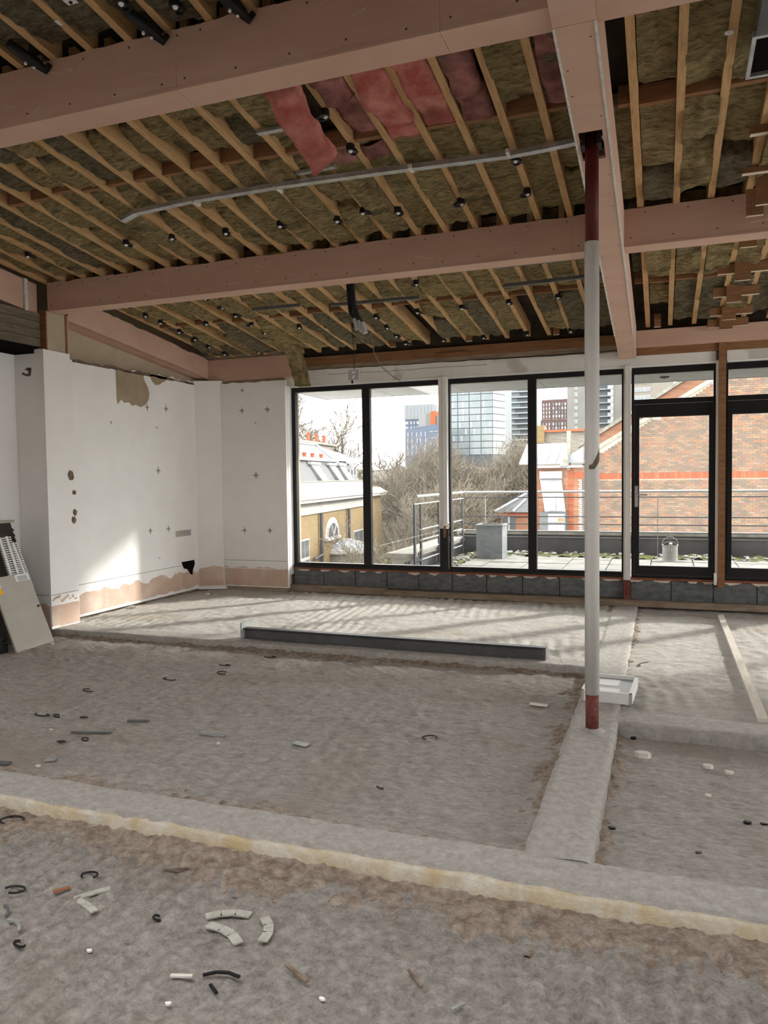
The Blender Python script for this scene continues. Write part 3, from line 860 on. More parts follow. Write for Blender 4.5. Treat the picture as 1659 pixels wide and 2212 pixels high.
pink([rp(-1.06, 3.60, 0.06), rp(-1.06, 3.9, 0.03), rp(-1.055, 4.3, 0.02), rp(-1.04, 4.62, 0.02)], 0.17, 0.10, 'wool_pink_dark', 6, 'greyish pink glass wool batt with a straight cut end')
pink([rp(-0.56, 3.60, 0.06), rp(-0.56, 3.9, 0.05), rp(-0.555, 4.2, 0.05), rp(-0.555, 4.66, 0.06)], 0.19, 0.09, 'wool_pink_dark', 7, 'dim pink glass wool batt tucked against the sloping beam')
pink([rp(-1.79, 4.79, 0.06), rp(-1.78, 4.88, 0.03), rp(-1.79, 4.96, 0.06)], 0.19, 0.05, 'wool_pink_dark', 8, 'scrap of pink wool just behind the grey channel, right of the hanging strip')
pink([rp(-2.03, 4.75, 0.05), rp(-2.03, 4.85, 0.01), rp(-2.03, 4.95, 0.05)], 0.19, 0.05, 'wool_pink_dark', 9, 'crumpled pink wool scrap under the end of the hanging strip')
# strip of mineral wool dangling in front of the window head
b = MB()
P = []
for i, (c, wd) in enumerate([((-4.50, 8.62, 3.40), 0.10), ((-4.46, 8.72, 3.22), 0.10), ((-4.42, 8.82, 3.05), 0.095), ((-4.40, 8.88, 2.88), 0.09), ((-4.375, 8.92, 2.70), 0.085)]):
    P.append([(c[0] - wd, c[1] - .04, c[2]), (c[0] + wd, c[1] - .05, c[2]), (c[0] + wd + .02, c[1] + .05, c[2]), (c[0] - wd + .02, c[1] + .06, c[2]), (c[0] - wd, c[1] - .04, c[2])])
P = np.array(P)
PP = np.stack([np.stack([np.interp(np.linspace(0, 4, 24), range(5), P[:, j, c]) for c in range(3)], 1) for j in range(5)], 1)
QQ = np.concatenate([PP[:, j:j + 1] * (1 - t) + PP[:, j + 1:j + 2] * t for j in range(4) for t in (0, .25, .5, .75)] + [PP[:, 4:5]], 1)
q = QQ.reshape(-1, 3)
for c in range(3):
    dd = fbm(q + c * 4, 12, 3, 60 + c) * 0.010
    q[:, c] += dd
QQ = q.reshape(QQ.shape)
QQ[:, -1] = QQ[:, 0]
b.grid(QQ)
nn = QQ.shape[1]
b.f.append(tuple(range(nn - 1)))
b.f.append(tuple((23 * nn + k) for k in range(nn - 2, -1, -1)))
tag(b.build('hanging_wool', 'wool', smooth=True), 'strip of mineral wool dangling from the joists at the window corner', 'insulation')


# ------------------------------------------------------------------ BEAMS
def screws(pts, parent, r=0.006, ax='y'):
    b = MB()
    for p in pts:
        x, y, z = p
        if ax == 'y':
            b.prism([(x + r * math.cos(t), y, z + r * math.sin(t)) for t in np.linspace(0, 2 * math.pi, 7)[:-1]], (0, -0.0015, 0))
        else:
            b.prism([(x + r * math.cos(t), y + r * math.sin(t), z) for t in np.linspace(0, 2 * math.pi, 7)[:-1]], (0, 0, -0.0015))
    b.build('screw_heads', 'screw', parent, kind='stuff')


def cross_beam(label, x0, x1, yf, yb, zl, joints, seed):
    e = empty('ceiling_beam', ((x0 + x1) / 2, (yf + yb) / 2, zl), label, 'beam', kind='structure')
    th = 0.015
    xs = [x0] + joints + [x1]
    for a, c in zip(xs[:-1], xs[1:]):
        t, j = jag(a, c, 40, 0.007, seed + int(a * 10) % 30)
        top = [(tt, zr(yf) - 0.004 + min(jj, 0.004)) for tt, jj in zip(t, j)]
        poly = [(a + .001, zl + .001), (c - .001, zl + .001)] + top[::-1]
        MB().prism([(u, yf, z) for u, z in poly], (0, th, 0)).build('face_board', 'pink_board', e)
        MB().box(a + .001, c - .001, yf - 0.004, yb + 0.004, zl - th, zl).build('soffit_board', 'pink_soffit', e)
    MB().box(x0, x1, yb - th, yb, zl, zr(yb) - 0.005).build('back_board', 'pink_board', e)
    pts = []
    for a, c in zip(xs[:-1], xs[1:]):
        u = a + 0.05
        while u < c:
            pts += [(u, yf, zl + 0.04 + random.uniform(-.01, .01)), (u + 0.1, yf, zr(yf) - 0.04)]
            u += 0.3
    screws(pts, e)
    # pencil and scuff marks
    b = MB()
    for _ in range(22):
        u, z, l = random.uniform(x0, x1), random.uniform(zl + .04, zr(yf) - .05), random.uniform(.03, .16)
        b.bar((u, yf - .0008, z), (u + l, yf - .0008, z + l * random.uniform(-.4, .3)), 0.001, random.uniform(.002, .006))
    b.build('scuff_marks', 'foam', e, kind='stuff')
    return e


cross_beam('near pink boarded ceiling beam crossing the top of the view', -6.2, -0.46, 3.41, 3.59, 3.527, [-4.9, -2.36, -0.95], 41)
cross_beam('near pink boarded ceiling beam right of the sloping beam', -0.275, 4.5, 3.41, 3.59, 3.527, [1.2], 42)
cross_beam('middle pink boarded ceiling beam left of the post', -5.83, -0.46, 6.115, 6.29, 3.237, [-5.0, -3.79, -2.9, -1.75, -0.66], 43)
cross_beam('middle pink boarded ceiling beam right of the post', -0.275, 4.5, 6.115, 6.29, 3.237, [1.3], 44)


e = cross_beam('pink boarded ceiling beam added above the viewer to screen the rooflight', -6.2, 4.5, 0.98, 1.16, zr(0.98) - 0.30, [-3, 0.5], 45)  # unseen beam added to keep rooflight off the near beam front
MB().box(-6.2, 7, 1.0, 1.14, zr(1.0) - 0.02, zr(1.0) + 0.21).build('rooflight_screen', 'deck', e)  # fills the joist void so no rooflight leaks over the added beam


def zc(y):
    return 2.812 + K * (9.1 - y)


cb = empty('ceiling_beam', (-0.37, 5, zc(5)), 'long pink boarded beam sloping down to the window beside the post', 'beam', kind='structure')
XA, XB = -0.46, -0.275


def cbox(xa, xb, y0, y1, lo, hi):
    return MB().hexa([(xa, y0, zc(y0) + lo), (xb, y0, zc(y0) + lo), (xb, y1, zc(y1) + lo), (xa, y1, zc(y1) + lo),
                      (xa, y0, zc(y0) + hi), (xb, y0, zc(y0) + hi), (xb, y1, zc(y1) + hi), (xa, y1, zc(y1) + hi)])


for y0, y1 in [(0.5, 3.5), (3.503, 4.36), (4.66, 5.1), (5.103, 5.93), (5.933, 8.2), (8.203, 9.1)]:
    cbox(XA, XB, y0, y1, 0, 0.015).build('soffit_board', 'pink_soffit', cb)
cbox(XA, XA + 0.02, 4.36, 4.66, 0, 0.015).build('soffit_board', 'pink_soffit', cb)
cbox(XB - 0.035, XB, 4.36, 4.66, 0, 0.015).build('soffit_board', 'pink_soffit', cb)
for y0, y1 in [(0.5, 3.5), (3.503, 5.93), (5.933, 8.2), (8.203, 9.1)]:
    cbox(XA, XA + .015, y0, y1, 0.015, 0.342).build('side_board', 'pink_board', cb)
    cbox(XB - .015, XB, y0, y1, 0.015, 0.342).build('side_board', 'pink_board', cb)
for xa in (XA - 0.003, XB - 0.009):
    for y0, y1 in [(3.5, 6.0), (6.0, 8.18)]:
        cbox(xa, xa + 0.012, y0, y1, -0.004, 0.010).build('corner_bead', 'bead', cb)
cbox(XA + .03, XB - .03, 4.30, 4.72, 0.09, 0.10).build('steel_flange', 'steel_dark', cb)
MB().box(XA, XB, 9.085, 9.1, zc(9.1), zc(9.1) + 0.3).build('end_board', 'pink_board', cb)
screws([(random.choice([XA + .03, XB - .03]), y, zc(y)) for y in np.arange(3.6, 9.0, 0.21)], cb, 0.005, 'z')

# left wall beam, in two lengths
lb = empty('ceiling_beam', (-5.95, 7.8, 3.0), 'pink boarded beam sloping along the left wall to the window', 'beam', kind='structure')


def slope_box(x0, x1, y0, y1, lo0, hi0, lo1, hi1):
    return MB().hexa([(x0, y0, lo0), (x1, y0, lo0), (x1, y1, lo1), (x0, y1, lo1), (x0, y0, hi0), (x1, y0, hi0), (x1, y1, hi1), (x0, y1, hi1)])


zb = lambda y: 2.862 + 0.115 * (9.2 - y)
slope_box(-6.06, -5.86, 6.43, 9.25, zb(6.43), zb(6.43) + 0.015, zb(9.25), zb(9.25) + 0.015).build('soffit_board', 'pink_soffit', lb)
# face with the torn top edge
t, j = jag(6.43, 9.25, 60, 0.014, 71)
MB().prism([(-5.86, 6.43, zb(6.43)), (-5.86, 9.25, zb(9.25))] + [(-5.86, t[i], zr(t[i]) - 0.01 + min(j[i], 0.003)) for i in range(60, -1, -1)], (-0.015, 0, 0)).build('face_board', 'pink_board', lb)
MB().bar((-5.8585, 6.45, zb(6.45) + 0.055), (-5.8585, 9.2, zb(9.2) + 0.055), 0.002, 0.008, up=(1, 0, 0)).build('board_joint', 'foam', lb)
lb2 = empty('ceiling_beam', (-6, 5, 3.3), 'pink boarded beam on the left wall nearest the viewer', 'beam', kind='structure')
slope_box(-6.15, -5.95, 1, 6.1, 3.20 + K * 5.1, zr(1) - .01, 3.20, zr(6.1) - .01).build('face_board', 'pink_board', lb2)
MB().box(-5.95, -5.925, 5.92, 5.96, 3.2, 3.52).build('joint_batten', 'bead', lb2)
ol = MB().box(-6.18, -5.92, 2.5, 6.10, 2.87, 3.20)
q = empty('wall_lintel', (-6.05, 4.3, 2.87), 'rough weathered timber lintel flecked with paint above the left wall', 'lintel', kind='structure')
for k in range(4):
    z0 = 2.872 + k * 0.085
    MB().box(-6.18, -5.915 - random.uniform(0, .012), 2.5, 6.10, z0, z0 + 0.080).build('plank', 'timber_old', q)
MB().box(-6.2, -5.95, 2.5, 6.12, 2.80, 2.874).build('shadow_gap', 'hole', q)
st = empty('trim_1', (-5.9, 6.25, 2.85), 'beige board stub with orange edges above the pillar', 'trim', kind='structure')
MB().box(-6.1, -5.845, 6.115, 6.36, 2.835, 3.235).build('board', 'beige_board', st)
MB().box(-5.95, -5.838, 6.36, 6.385, 2.80, 3.235).build('edge_batten', 'timber_red', st)
MB().box(-5.95, -5.835, 6.385, 6.40, 2.80, 3.235).build('edge_bead', 'pink_board', st)
MB().box(-5.93, -5.846, 6.10, 6.116, 2.85, 3.235).build('edge_batten', 'timber_red', st)

# window-head beams and lintel
wh = empty('window_head', (0, 9.2, 2.72), 'painted lintel and timber plates above the windows', 'lintel', kind='structure')
MB().box(-5.86, -4.5, 9.04, 9.24, 2.845, 3.14).build('pink_face_board', 'pink_board', wh)
MB().box(-4.5, -0.46, 9.14, 9.24, 2.985, 3.10).build('timber_plate', 'timber_red', wh)
MB().box(-4.5, -0.46, 9.165, 9.24, 2.93, 2.985).build('packing_strip', 'timber_grey', wh)
MB().box(-2.62, -2.2, 9.12, 9.15, 2.975, 3.03).build('timber_splice', 'timber_red', wh)
MB().box(-0.275, 4.5, 9.10, 9.24, 2.93, 3.12).build('pink_face_board', 'pink_board', wh)
MB().box(-0.275, 4.5, 9.13, 9.24, 2.845, 2.93).build('timber_plate', 'timber_red', wh)
jag_wall('lintel_face', 'lintel', 'y', 9.15, -4.70, -0.275, 2.735, 2.935, 0.1, 81, wh, 80, 0.005, ztop1=2.90)
jag_wall('lintel_face', 'lintel', 'y', 9.15, -0.275, 0.555, 2.735, 2.855, 0.1, 82, wh, 30, 0.005)
jag_wall('lintel_face', 'lintel', 'y', 9.15, 0.665, 4.5, 2.735, 2.85, 0.1, 83, wh, 30, 0.005)
MB().box(-4.66, 0.56, 9.145, 9.21, 2.716, 2.737).build('lintel_edge', 'white_gloss', wh)
MB().box(0.67, 4.5, 9.145, 9.21, 2.716, 2.737).build('lintel_edge', 'white_gloss', wh)
b = MB()
xs = np.linspace(-4.1, -2.0, 40)
pz = 2.86 + fbm(np.stack([xs, xs * 0, xs * 0], 1), 3, 3, 5) * 0.008
b.tube([(x, 9.149, z) for x, z in zip(xs, pz)], 0.0022, 4)
b.build('crack', 'tear_and_shadow', wh)
MB().box(-4.7, 4.5, 9.24, 9.42, 2.72, 2.95).build('outer_lintel', 'lintel', wh)
MB().box(-5.9, 7.1, 9.24, 9.42, 2.95, 3.42).build('eaves_board', 'deck', wh)


# ------------------------------------------------------------------ WINDOWS AND DOORS
FY0, FY1 = 9.185, 9.255        # frame depth
GY = 9.225


def bars(e, rects, mt='frame', y0=FY0, y1=FY1, name='frame_bar'):
    for r in rects:
        MB().box(r[0], r[1], y0, y1, r[2], r[3]).build(name, mt, e)


def pane(e, x0, x1, z0, z1, mt='glass', name='glass_pane'):
    MB().box(x0, x1, GY - 0.003, GY + 0.003, z0, z1).build(name, mt, e)


ZB, ZT = 0.315, 2.715
w1 = empty('window_1', (-3.63, 9.2, ZB), 'left black framed window of two tall panes', 'window', kind='structure')
bars(w1, [(-4.665, -4.612, ZB, ZT), (-3.652, -3.546, ZB, ZT), (-2.62, -2.60, ZB, ZT), (-4.612, -3.652, ZB, 0.378), (-3.546, -2.62, ZB, 0.378), (-4.612, -3.652, 2.655, ZT), (-3.546, -2.62, 2.655, ZT)])
bars(w1, [(-4.66, -2.60, ZB - 0.0, 0.345)], y0=FY0 - 0.03, y1=FY0, name='sill_bar')
pane(w1, -4.612, -3.652, 0.378, 2.655)
pane(w1, -3.546, -2.62, 0.378, 2.655)
w2 = empty('window_2', (-1.46, 9.2, ZB), 'black framed window of two tall panes left of the door', 'window', kind='structure')
bars(w2, [(-2.495, -2.475, ZB, ZT), (-1.513, -1.412, ZB, ZT), (-0.435, -0.412, ZB, ZT), (-2.475, -1.513, ZB, 0.378), (-1.412, -0.435, ZB, 0.378), (-2.475, -1.513, 2.655, ZT), (-1.412, -0.435, 2.655, ZT)])
bars(w2, [(-2.495, -0.412, ZB, 0.345)], y0=FY0 - 0.03, y1=FY0, name='sill_bar')
pane(w2, -2.475, -1.513, 0.378, 2.655)
pane(w2, -1.412, -0.435, 0.378, 2.655)


def door(n, x0, x1, g0, g1, label, handle):
    e = empty('door_%d' % n, ((x0 + x1) / 2, 9.2, ZB), label, 'door', kind='structure')
    bars(e, [(x0, x0 + 0.028, ZB, ZT), (x1 - 0.028, x1, ZB, ZT), (x0 + .028, x1 - .028, 2.64, ZT), (x0 + .028, x1 - .028, 2.30, 2.355), (x0 + .028, x1 - .028, ZB, 0.345)])
    leaf = MB().box(x0 + .03, g0, FY0 - 0.012, FY1 - .02, 0.35, 2.295).box(g1, x1 - .03, FY0 - 0.012, FY1 - .02, 0.35, 2.295).box(g0, g1, FY0 - 0.012, FY1 - .02, 0.35, 0.455).box(g0, g1, FY0 - 0.012, FY1 - .02, 2.15, 2.295).build('door_leaf', 'frame', e)
    MB().box(g0, g1, GY - .003, GY + .003, 0.455, 2.15).build('glass_pane', 'glass', leaf)
    pane(e, x0 + .028, x1 - .028, 2.355, 2.64)
    if handle:
        hx = x0 + 0.055
        h = MB().box(hx - .018, hx + .018, FY0 - .024, FY0 - .012, 1.13, 1.37).build('handle_plate', 'galv', leaf)
        MB().tube([(hx, FY0 - .02, 1.27), (hx, FY0 - .065, 1.27), (hx + 0.03, FY0 - .07, 1.272), (hx + 0.12, FY0 - .07, 1.268)], 0.009, 8).build('door_handle', 'galv', leaf)
    return e


door(1, -0.328, 0.563, -0.243, 0.491, 'black framed glazed terrace door with a lever handle', True)
door(2, 0.655, 1.56, 0.726, 1.47, 'black framed glazed terrace door cut off by the right edge', False)
w3 = empty('window_3', (3, 9.2, ZB), 'black framed window out of view to the right', 'window', kind='structure')
bars(w3, [(1.6, 1.65, ZB, ZT), (3.0, 3.1, ZB, ZT), (4.5, 4.6, ZB, ZT), (5.95, 6.05, ZB, ZT), (1.6, 7, ZB, .38), (1.6, 7, 2.655, ZT)])
pane(w3, 1.65, 7, 0.38, 2.655)
MB().box(4.5, 7.1, 9.15, 9.42, 2.72, 3.45).build('head_board', 'lintel', w3)

t = empty('trim_2', (-2.55, 9.17, 1), 'white painted post between the windows, broken off near the bottom', 'trim', kind='structure')
MB().box(-2.605, -2.552, 9.12, 9.20, 0.86, 2.74).build('post_side', 'lintel', t)
MB().prism([(-2.552, 9.115, 0.90), (-2.50, 9.115, 0.93), (-2.50, 9.115, 2.74), (-2.552, 9.115, 2.74)], (0, 0.085, 0)).build('post_face', 'white_gloss', t)
MB().box(-2.605, -2.50, 9.13, 9.2, ZB, 0.86).build('post_core', 'frame', t)
MB().prism([(-2.56, 9.128, 0.89), (-2.525, 9.128, 0.90), (-2.522, 9.128, 0.80), (-2.535, 9.128, 0.74), (-2.555, 9.128, 0.75)], (0, -0.004, 0)).build('exposed_timber', 'timber_red', t)
t = empty('trim_3', (-0.37, 9.15, 0.3), 'grey white post between the window and the door', 'trim', kind='structure')
MB().box(-0.412, -0.395, 9.12, 9.2, 0.29, 2.74).build('post_side', 'lintel', t)
MB().box(-0.395, -0.335, 9.11, 9.2, 0.29, 2.74).build('post_face', 'col_white', t)
MB().box(-0.41, -0.335, 9.12, 9.2, 0.05, 0.29).build('post_foot', 'col_rust', t)
t = empty('trim_4', (0.61, 9.15, 0.3), 'bare brown timber post between the two doors', 'trim', kind='structure')
MB().box(0.582, 0.655, 9.10, 9.2, 0.24, 2.93).build('timber_post', 'timber_red', t)
MB().box(0.558, 0.582, 9.12, 9.2, 0.30, 2.74).build('white_strip', 'white_gloss', t)
MB().box(0.545, 0.575, 9.09, 9.125, 0.27, 0.40).build('white_bracket', 'white_plastic', t)

# blockwork under the windows
bw = empty('wall_window', (-1.5, 9.2, 0), 'grey concrete block upstand below the windows', 'wall', kind='structure')
x = -4.66
edges = [-4.66, -4.22, -3.77, -3.33, -2.90, -2.46, -2.02, -1.58, -1.14, -0.41]
for a, c in zip(edges[:-1], edges[1:]):
    MB().box(a + .006, c - .006, 9.16 + random.uniform(-.004, .004), 9.30, 0.075, 0.292).build('concrete_block', 'block', bw)
x = -0.335
for k in range(8):
    MB().box(x + .005, x + .435, 9.16 + random.uniform(-.004, .004), 9.30, 0.06, 0.285).build('concrete_block', 'block', bw)
    x += 0.44
MB().box(-4.74, 7, 9.172, 9.31, -0.1, 0.30).build('mortar_bed', 'mortar', bw)
MB().box(-4.66, 4.5, 9.14, 9.25, 0.292, 0.315).build('sill_plate', 'rust', bw)
x = -4.5
while x < 2.0:
    wd = random.uniform(0.05, 0.11)
    if random.random() < 0.8:
        n = 10
        pts = [(x + wd * math.cos(a), 9.158, 0.303 + min(0, -0.042 * math.sin(a) * random.uniform(.7, 1.1))) for a in np.linspace(0, math.pi, n)]
        MB().prism(pts, (0, -0.012, 0)).build('adhesive_dab', 'foam', bw)
    x += wd * 2 + random.uniform(0.03, 0.12)
fb = tag(MB().box(-4.70, -3.32, 9.06, 9.155, 0.0, 0.088).build('floor_batten', 'timber_grey'), 'dark brown timber batten on the floor below the left window', 'batten')
fb2 = tag(MB().box(-3.32, 3.4, 9.02, 9.115, 0.0, 0.070).build('floor_batten', 'timber_grey'), 'long grey brown timber batten on the floor along the window wall', 'batten')


# ------------------------------------------------------------------ STEEL POST
sp = empty('steel_post', (-0.38, 4.55, 0), 'slim round steel post, white in the middle, red at both ends', 'post')
PX, PY = -0.38, 4.55
MB().tube([(PX, PY, 0.218), (PX, PY, 2.83)], 0.0415, 32).build('white_sleeve', 'col_white', sp, smooth=True)
MB().tube([(PX, PY, -0.01), (PX, PY, 0.22)], 0.038, 28).build('rusty_foot', 'col_rust', sp, smooth=True)
MB().tube([(PX, PY, 2.83), (PX, PY, 3.44)], 0.038, 28).build('red_head', 'col_red', sp, smooth=True)
MB().box(PX - .06, PX - .035, PY - .05, PY + .05, 3.36, 3.475).build('head_bracket', 'steel_dark', sp)
MB().box(PX + .030, PX + .055, PY - .05, PY + .05, 3.36, 3.475).build('head_bracket', 'steel_dark', sp)
for sx in (-1, 1):
    MB().tube([(PX + sx * .05, PY - .03, 3.40), (PX + sx * .085, PY - .03, 3.40)], 0.011, 8).build('bolt', 'galv', sp)
    MB().tube([(PX + sx * .06, PY - .03, 3.40), (PX + sx * .072, PY - .03, 3.40)], 0.017, 6).build('nut', 'galv', sp)
b = MB()
ang = np.linspace(-1.9, -0.25, 8)
lo = [(PX + 0.0432 * math.cos(a), PY + 0.0432 * math.sin(a), 1.535 + 0.05 * max(0, (a + 1.2)) / 1.0) for a in ang]
hi = [(PX + 0.0432 * math.cos(a), PY + 0.0432 * math.sin(a), 1.56 + 0.075 * max(0, (a + 1.5)) / 1.0) for a in ang]
b.add(lo + hi, [(k, k + 1, 9 + k, 8 + k) for k in range(7)])
b.build('tape_scrap', 'timber_old', sp)
MB().lathe((PX, PY, -0.012), [(0.10, 0), (0.075, 0.012), (0.05, 0.022), (0.0415, 0.03)], 18).build('mortar_collar', 'ridge', sp, smooth=True)

# ------------------------------------------------------------------ STEEL BEAM ON THE FLOOR
ib = empty('steel_beam', (-2.3, 6.2, 0), 'grey steel channel lying on the concrete step with a welded end plate', 'steel beam')
dv = Vector((2.83, -0.03, 0)).normalized()
nv = Vector((-dv.y, dv.x, 0))
p0 = Vector((-3.70, 6.20, 0.0))
p1 = p0 + dv * 2.82


def ibx(a, c, v0, v1, z0, z1):
    P = lambda s, v, z: p0 + dv * s + nv * v + Vector((0, 0, z))
    return MB().hexa([P(a, v0, z0), P(c, v0, z0), P(c, v1, z0), P(a, v1, z0), P(a, v0, z1), P(c, v0, z1), P(c, v1, z1), P(a, v1, z1)])


ibx(0, 2.82, 0.03, 0.036, 0.012, 0.105).build('web', 'steel_grey', ib)
ibx(0, 2.82, 0.0, 0.07, 0.098, 0.106).build('top_flange', 'steel_grey', ib)
ibx(0, 2.82, 0.0, 0.07, 0.003, 0.011).build('bottom_flange', 'steel_grey', ib)
ibx(-0.012, 0.0, -0.03, 0.12, 0.002, 0.16).build('end_plate', 'steel_plate', ib)
ibx(2.80, 2.82, 0.0, 0.03, 0.011, 0.098).build('end_stiffener', 'steel_grey', ib)

# ------------------------------------------------------------------ SMALL THINGS ON THE FLOOR
tr = empty('light_tray', (-0.32, 5.35, 0), 'shallow white framed tray lying on the concrete rib behind the post', 'tray')
tr.rotation_euler.z = R(-3)
WO[tr] = (-0.32, 5.35, 0)
xa, xb, ya, yb, z0, z1 = -0.49, -0.165, 5.13, 5.60, 0.002, 0.075
MB().box(xa, xb, ya, ya + .016, z0, z1).box(xa, xb, yb - .016, yb, z0, z1).box(xa, xa + .016, ya, yb, z0, z1).box(xb - .02, xb, ya, yb, z0, z1).build('frame', 'white_gloss', tr)
MB().box(xa + .01, xb - .01, ya + .01, yb - .01, z0 + .01, z0 + .05).build('panel', 'grey_plastic', tr)
MB().box(xa + .03, xb - .09, ya + .05, ya + .17, z0 + .05, z0 + .053).build('foil_sheet', 'white_gloss', tr)
MB().box(xa + .03, xb - .11, ya + .24, ya + .40, z0 + .05, z0 + .053).build('foil_sheet', 'white_gloss', tr)
pk = MB().prism([(0.560, 8.69, -0.012), (0.615, 8.69, -0.012), (0.612, 5.06, -0.012), (0.553, 5.04, -0.012)], (0, 0, 0.025)).build('floor_strip', 'plank')
tag(pk, 'long narrow pale strip of wood lying across the floor on the right', 'wood strip')

# boards leaning in the left corner
def leaning(name, pb0, pb1, pt1, pt0, th, mt, label, cat):
    n = (Vector(pb1) - Vector(pb0)).cross(Vector(pt0) - Vector(pb0)).normalized()
    e = empty(name, tuple((Vector(pb0) + Vector(pb1)) / 2), label, cat)
    MB().prism([pb0, pb1, pt1, pt0], -n * th).build('board', mt, e)
    return e, n


lbp, nrm = leaning('cabinet_door', (-5.535, 5.30, -0.055), (-5.58, 5.80, -0.055), (-5.86, 5.775, 0.615), (-5.815, 5.30, 0.615), 0.018, 'panel', 'beige grey flat panel with a white label leaning in the left corner', 'panel')
def onpan(u, v, off=0.001):
    a, b_, c, d = map(Vector, ((-5.535, 5.30, -0.055), (-5.58, 5.80, -0.055), (-5.86, 5.775, 0.615), (-5.815, 5.30, 0.615)))
    return (a * (1 - u) + b_ * u) * (1 - v) + (d * (1 - u) + c * u) * v + nrm * off


for u0, u1, v0, v1, mt, nm in [(0.60, 0.985, 0.90, 0.995, 'paper', 'paper_label'), (0.0, 0.16, 0.86, 0.93, 'paper', 'paper_label'), (0.0, 0.16, 0.77, 0.85, 'orange', 'orange_sticker'), (0.0, 0.10, 0.83, 0.86, 'blue_grey', 'sticker_band')]:
    MB().prism([onpan(u0, v0), onpan(u1, v0), onpan(u1, v1), onpan(u0, v1)], nrm * 0.001).build(nm, mt, lbp)
MB().tube([onpan(0.93, 0.52, 0), onpan(0.93, 0.52, 0.012)], 0.012, 8).build('screw_knob', 'steel_dark', lbp)
MB().prism([onpan(0.66, 0.905, .0022), onpan(0.93, 0.905, .0022), onpan(0.93, 0.975, .0022), onpan(0.66, 0.975, .0022)], nrm * 0.0008).build('printed_text', 'grey_plastic', lbp)
dk, n2 = leaning('dark_panel', (-5.86, 5.30, -0.055), (-5.88, 6.0, -0.055), (-6.13, 5.84, 1.10), (-6.11, 5.25, 1.10), 0.02, 'dark_panel', 'tall black brown panel with a pale top rail behind the leaning board', 'panel')
MB().bar((-6.10, 5.25, 1.115), (-6.12, 5.86, 1.115), 0.05, 0.025).build('top_rail', 'panel', dk)
for k in range(7):
    z = 0.72 + k * 0.05
    y = 5.765 - 0.0
    MB().tube([(-6.05 + (z - .9) * -.22, 5.83, z), (-6.045 + (z - .9) * -.22, 5.81, z + .02), (-6.05 + (z - .9) * -.22, 5.79, z + .01)], 0.006, 6).build('edge_clip', 'black', dk)


def comb(pb, pt, w, label):
    pb, pt = Vector(pb), Vector(pt)
    e = empty('cable_trunking', tuple(pb), label, 'trunking', 'white slotted cable trunkings leaning in the corner')
    d = (pt - pb)
    MB().bar(pb, pt, w, 0.02, up=(1, 0, 0)).build('spine', 'white_plastic', e)
    b, b2 = MB(), MB()
    L = d.length
    n = int(L / 0.022)
    sd = d.cross(Vector((1, 0, 0))).normalized()
    for i in range(n):
        c = pb + d * ((i + .5) / n)
        b.obox(c + sd * (w / 2 + .008) + Vector((.012, 0, 0)), sd * 0.012, Vector((0.012, 0, 0)), d.normalized() * 0.0055)
        b2.obox(c - sd * (w / 2 + .008) + Vector((.012, 0, 0)), sd * 0.012, Vector((0.012, 0, 0)), d.normalized() * 0.0055)
    b.build('comb_teeth', 'white_plastic', e, kind='stuff')
    b2.build('comb_teeth', 'white_plastic', e, kind='stuff')


comb((-5.90, 5.835, 0.45), (-6.02, 5.755, 0.91), 0.022, 'short white slotted cable trunking nearest the pillar')
comb((-5.90, 5.745, 0.45), (-6.03, 5.685, 0.975), 0.03, 'middle white slotted cable trunking in front of the dark panel')
comb((-5.89, 5.65, 0.45), (-6.02, 5.595, 0.97), 0.03, 'white slotted cable trunking at the left edge of the view')
tag(MB().box(-5.72, -5.64, 5.22, 5.30, -0.055, 0.05).tube([(-5.65, 5.24, 0.02), (-5.62, 5.26, 0.04), (-5.64, 5.29, 0.07), (-5.70, 5.30, 0.09)], 0.014, 8).box(-5.68, -5.65, 5.23, 5.26, -.055, .10).build('power_tool', 'black'), 'black plastic tool on the floor behind the leaning board', 'tool')
tag(MB().prism([(-5.66, 5.15, -0.055), (-5.66, 5.32, -0.055), (-5.86, 5.26, 0.32), (-5.86, 5.10, 0.32)], (-0.015, 0, -.005)).build('board_offcut', 'panel'), 'beige board offcut cut off by the left edge of the view', 'board')


# debris ---------------------------------------------------------------
def hook(x, y, z, s, rz, label=None):
    a = np.linspace(0.3, 5.0, 10)
    pts = [(x + s * math.cos(t + rz) * (1.0 if i < 7 else 1.1), y + s * 0.6 * math.sin(t + rz), z + 0.008 + 0.004 * math.sin(t)) for i, t in enumerate(a)]
    o = MB().tube(pts, [0.0045] * 10, 6).build('plastic_clip', 'black')
    tag(o, label or 'broken black plastic clip lying on the screed', 'clip', 'broken black clips in the middle bay' if y > 2.9 else 'broken black clips in the foreground')


for i, (x, y, s) in enumerate([(-3.88, 3.9, .05), (-3.76, 3.91, .025), (-3.57, 3.94, .03), (-3.25, 3.6, .025), (-3.36, 3.52, .03), (-3.43, 5.44, .05), (-3.31, 5.21, .045), (-3.61, 4.92, .05), (-3.2, 5.81, .06), (-1.29, 4.27, .045), (-1.32, 3.49, .015), (-4.0, 4.47, .04)]):
    hook(x, y, -0.055, s, random.uniform(0, 6), 'broken black plastic clip lying in the middle screed bay')
for i, (x, y, s) in enumerate([(-2.82, 2.64, .06), (-2.13, 2.36, .035), (-2.33, 2.18, .045), (-2.04, 1.92, .02), (-1.69, 2.2, .015)]):
    hook(x, y, -0.070, s, random.uniform(0, 6), 'broken black plastic clip in the foreground before the chalky edge')


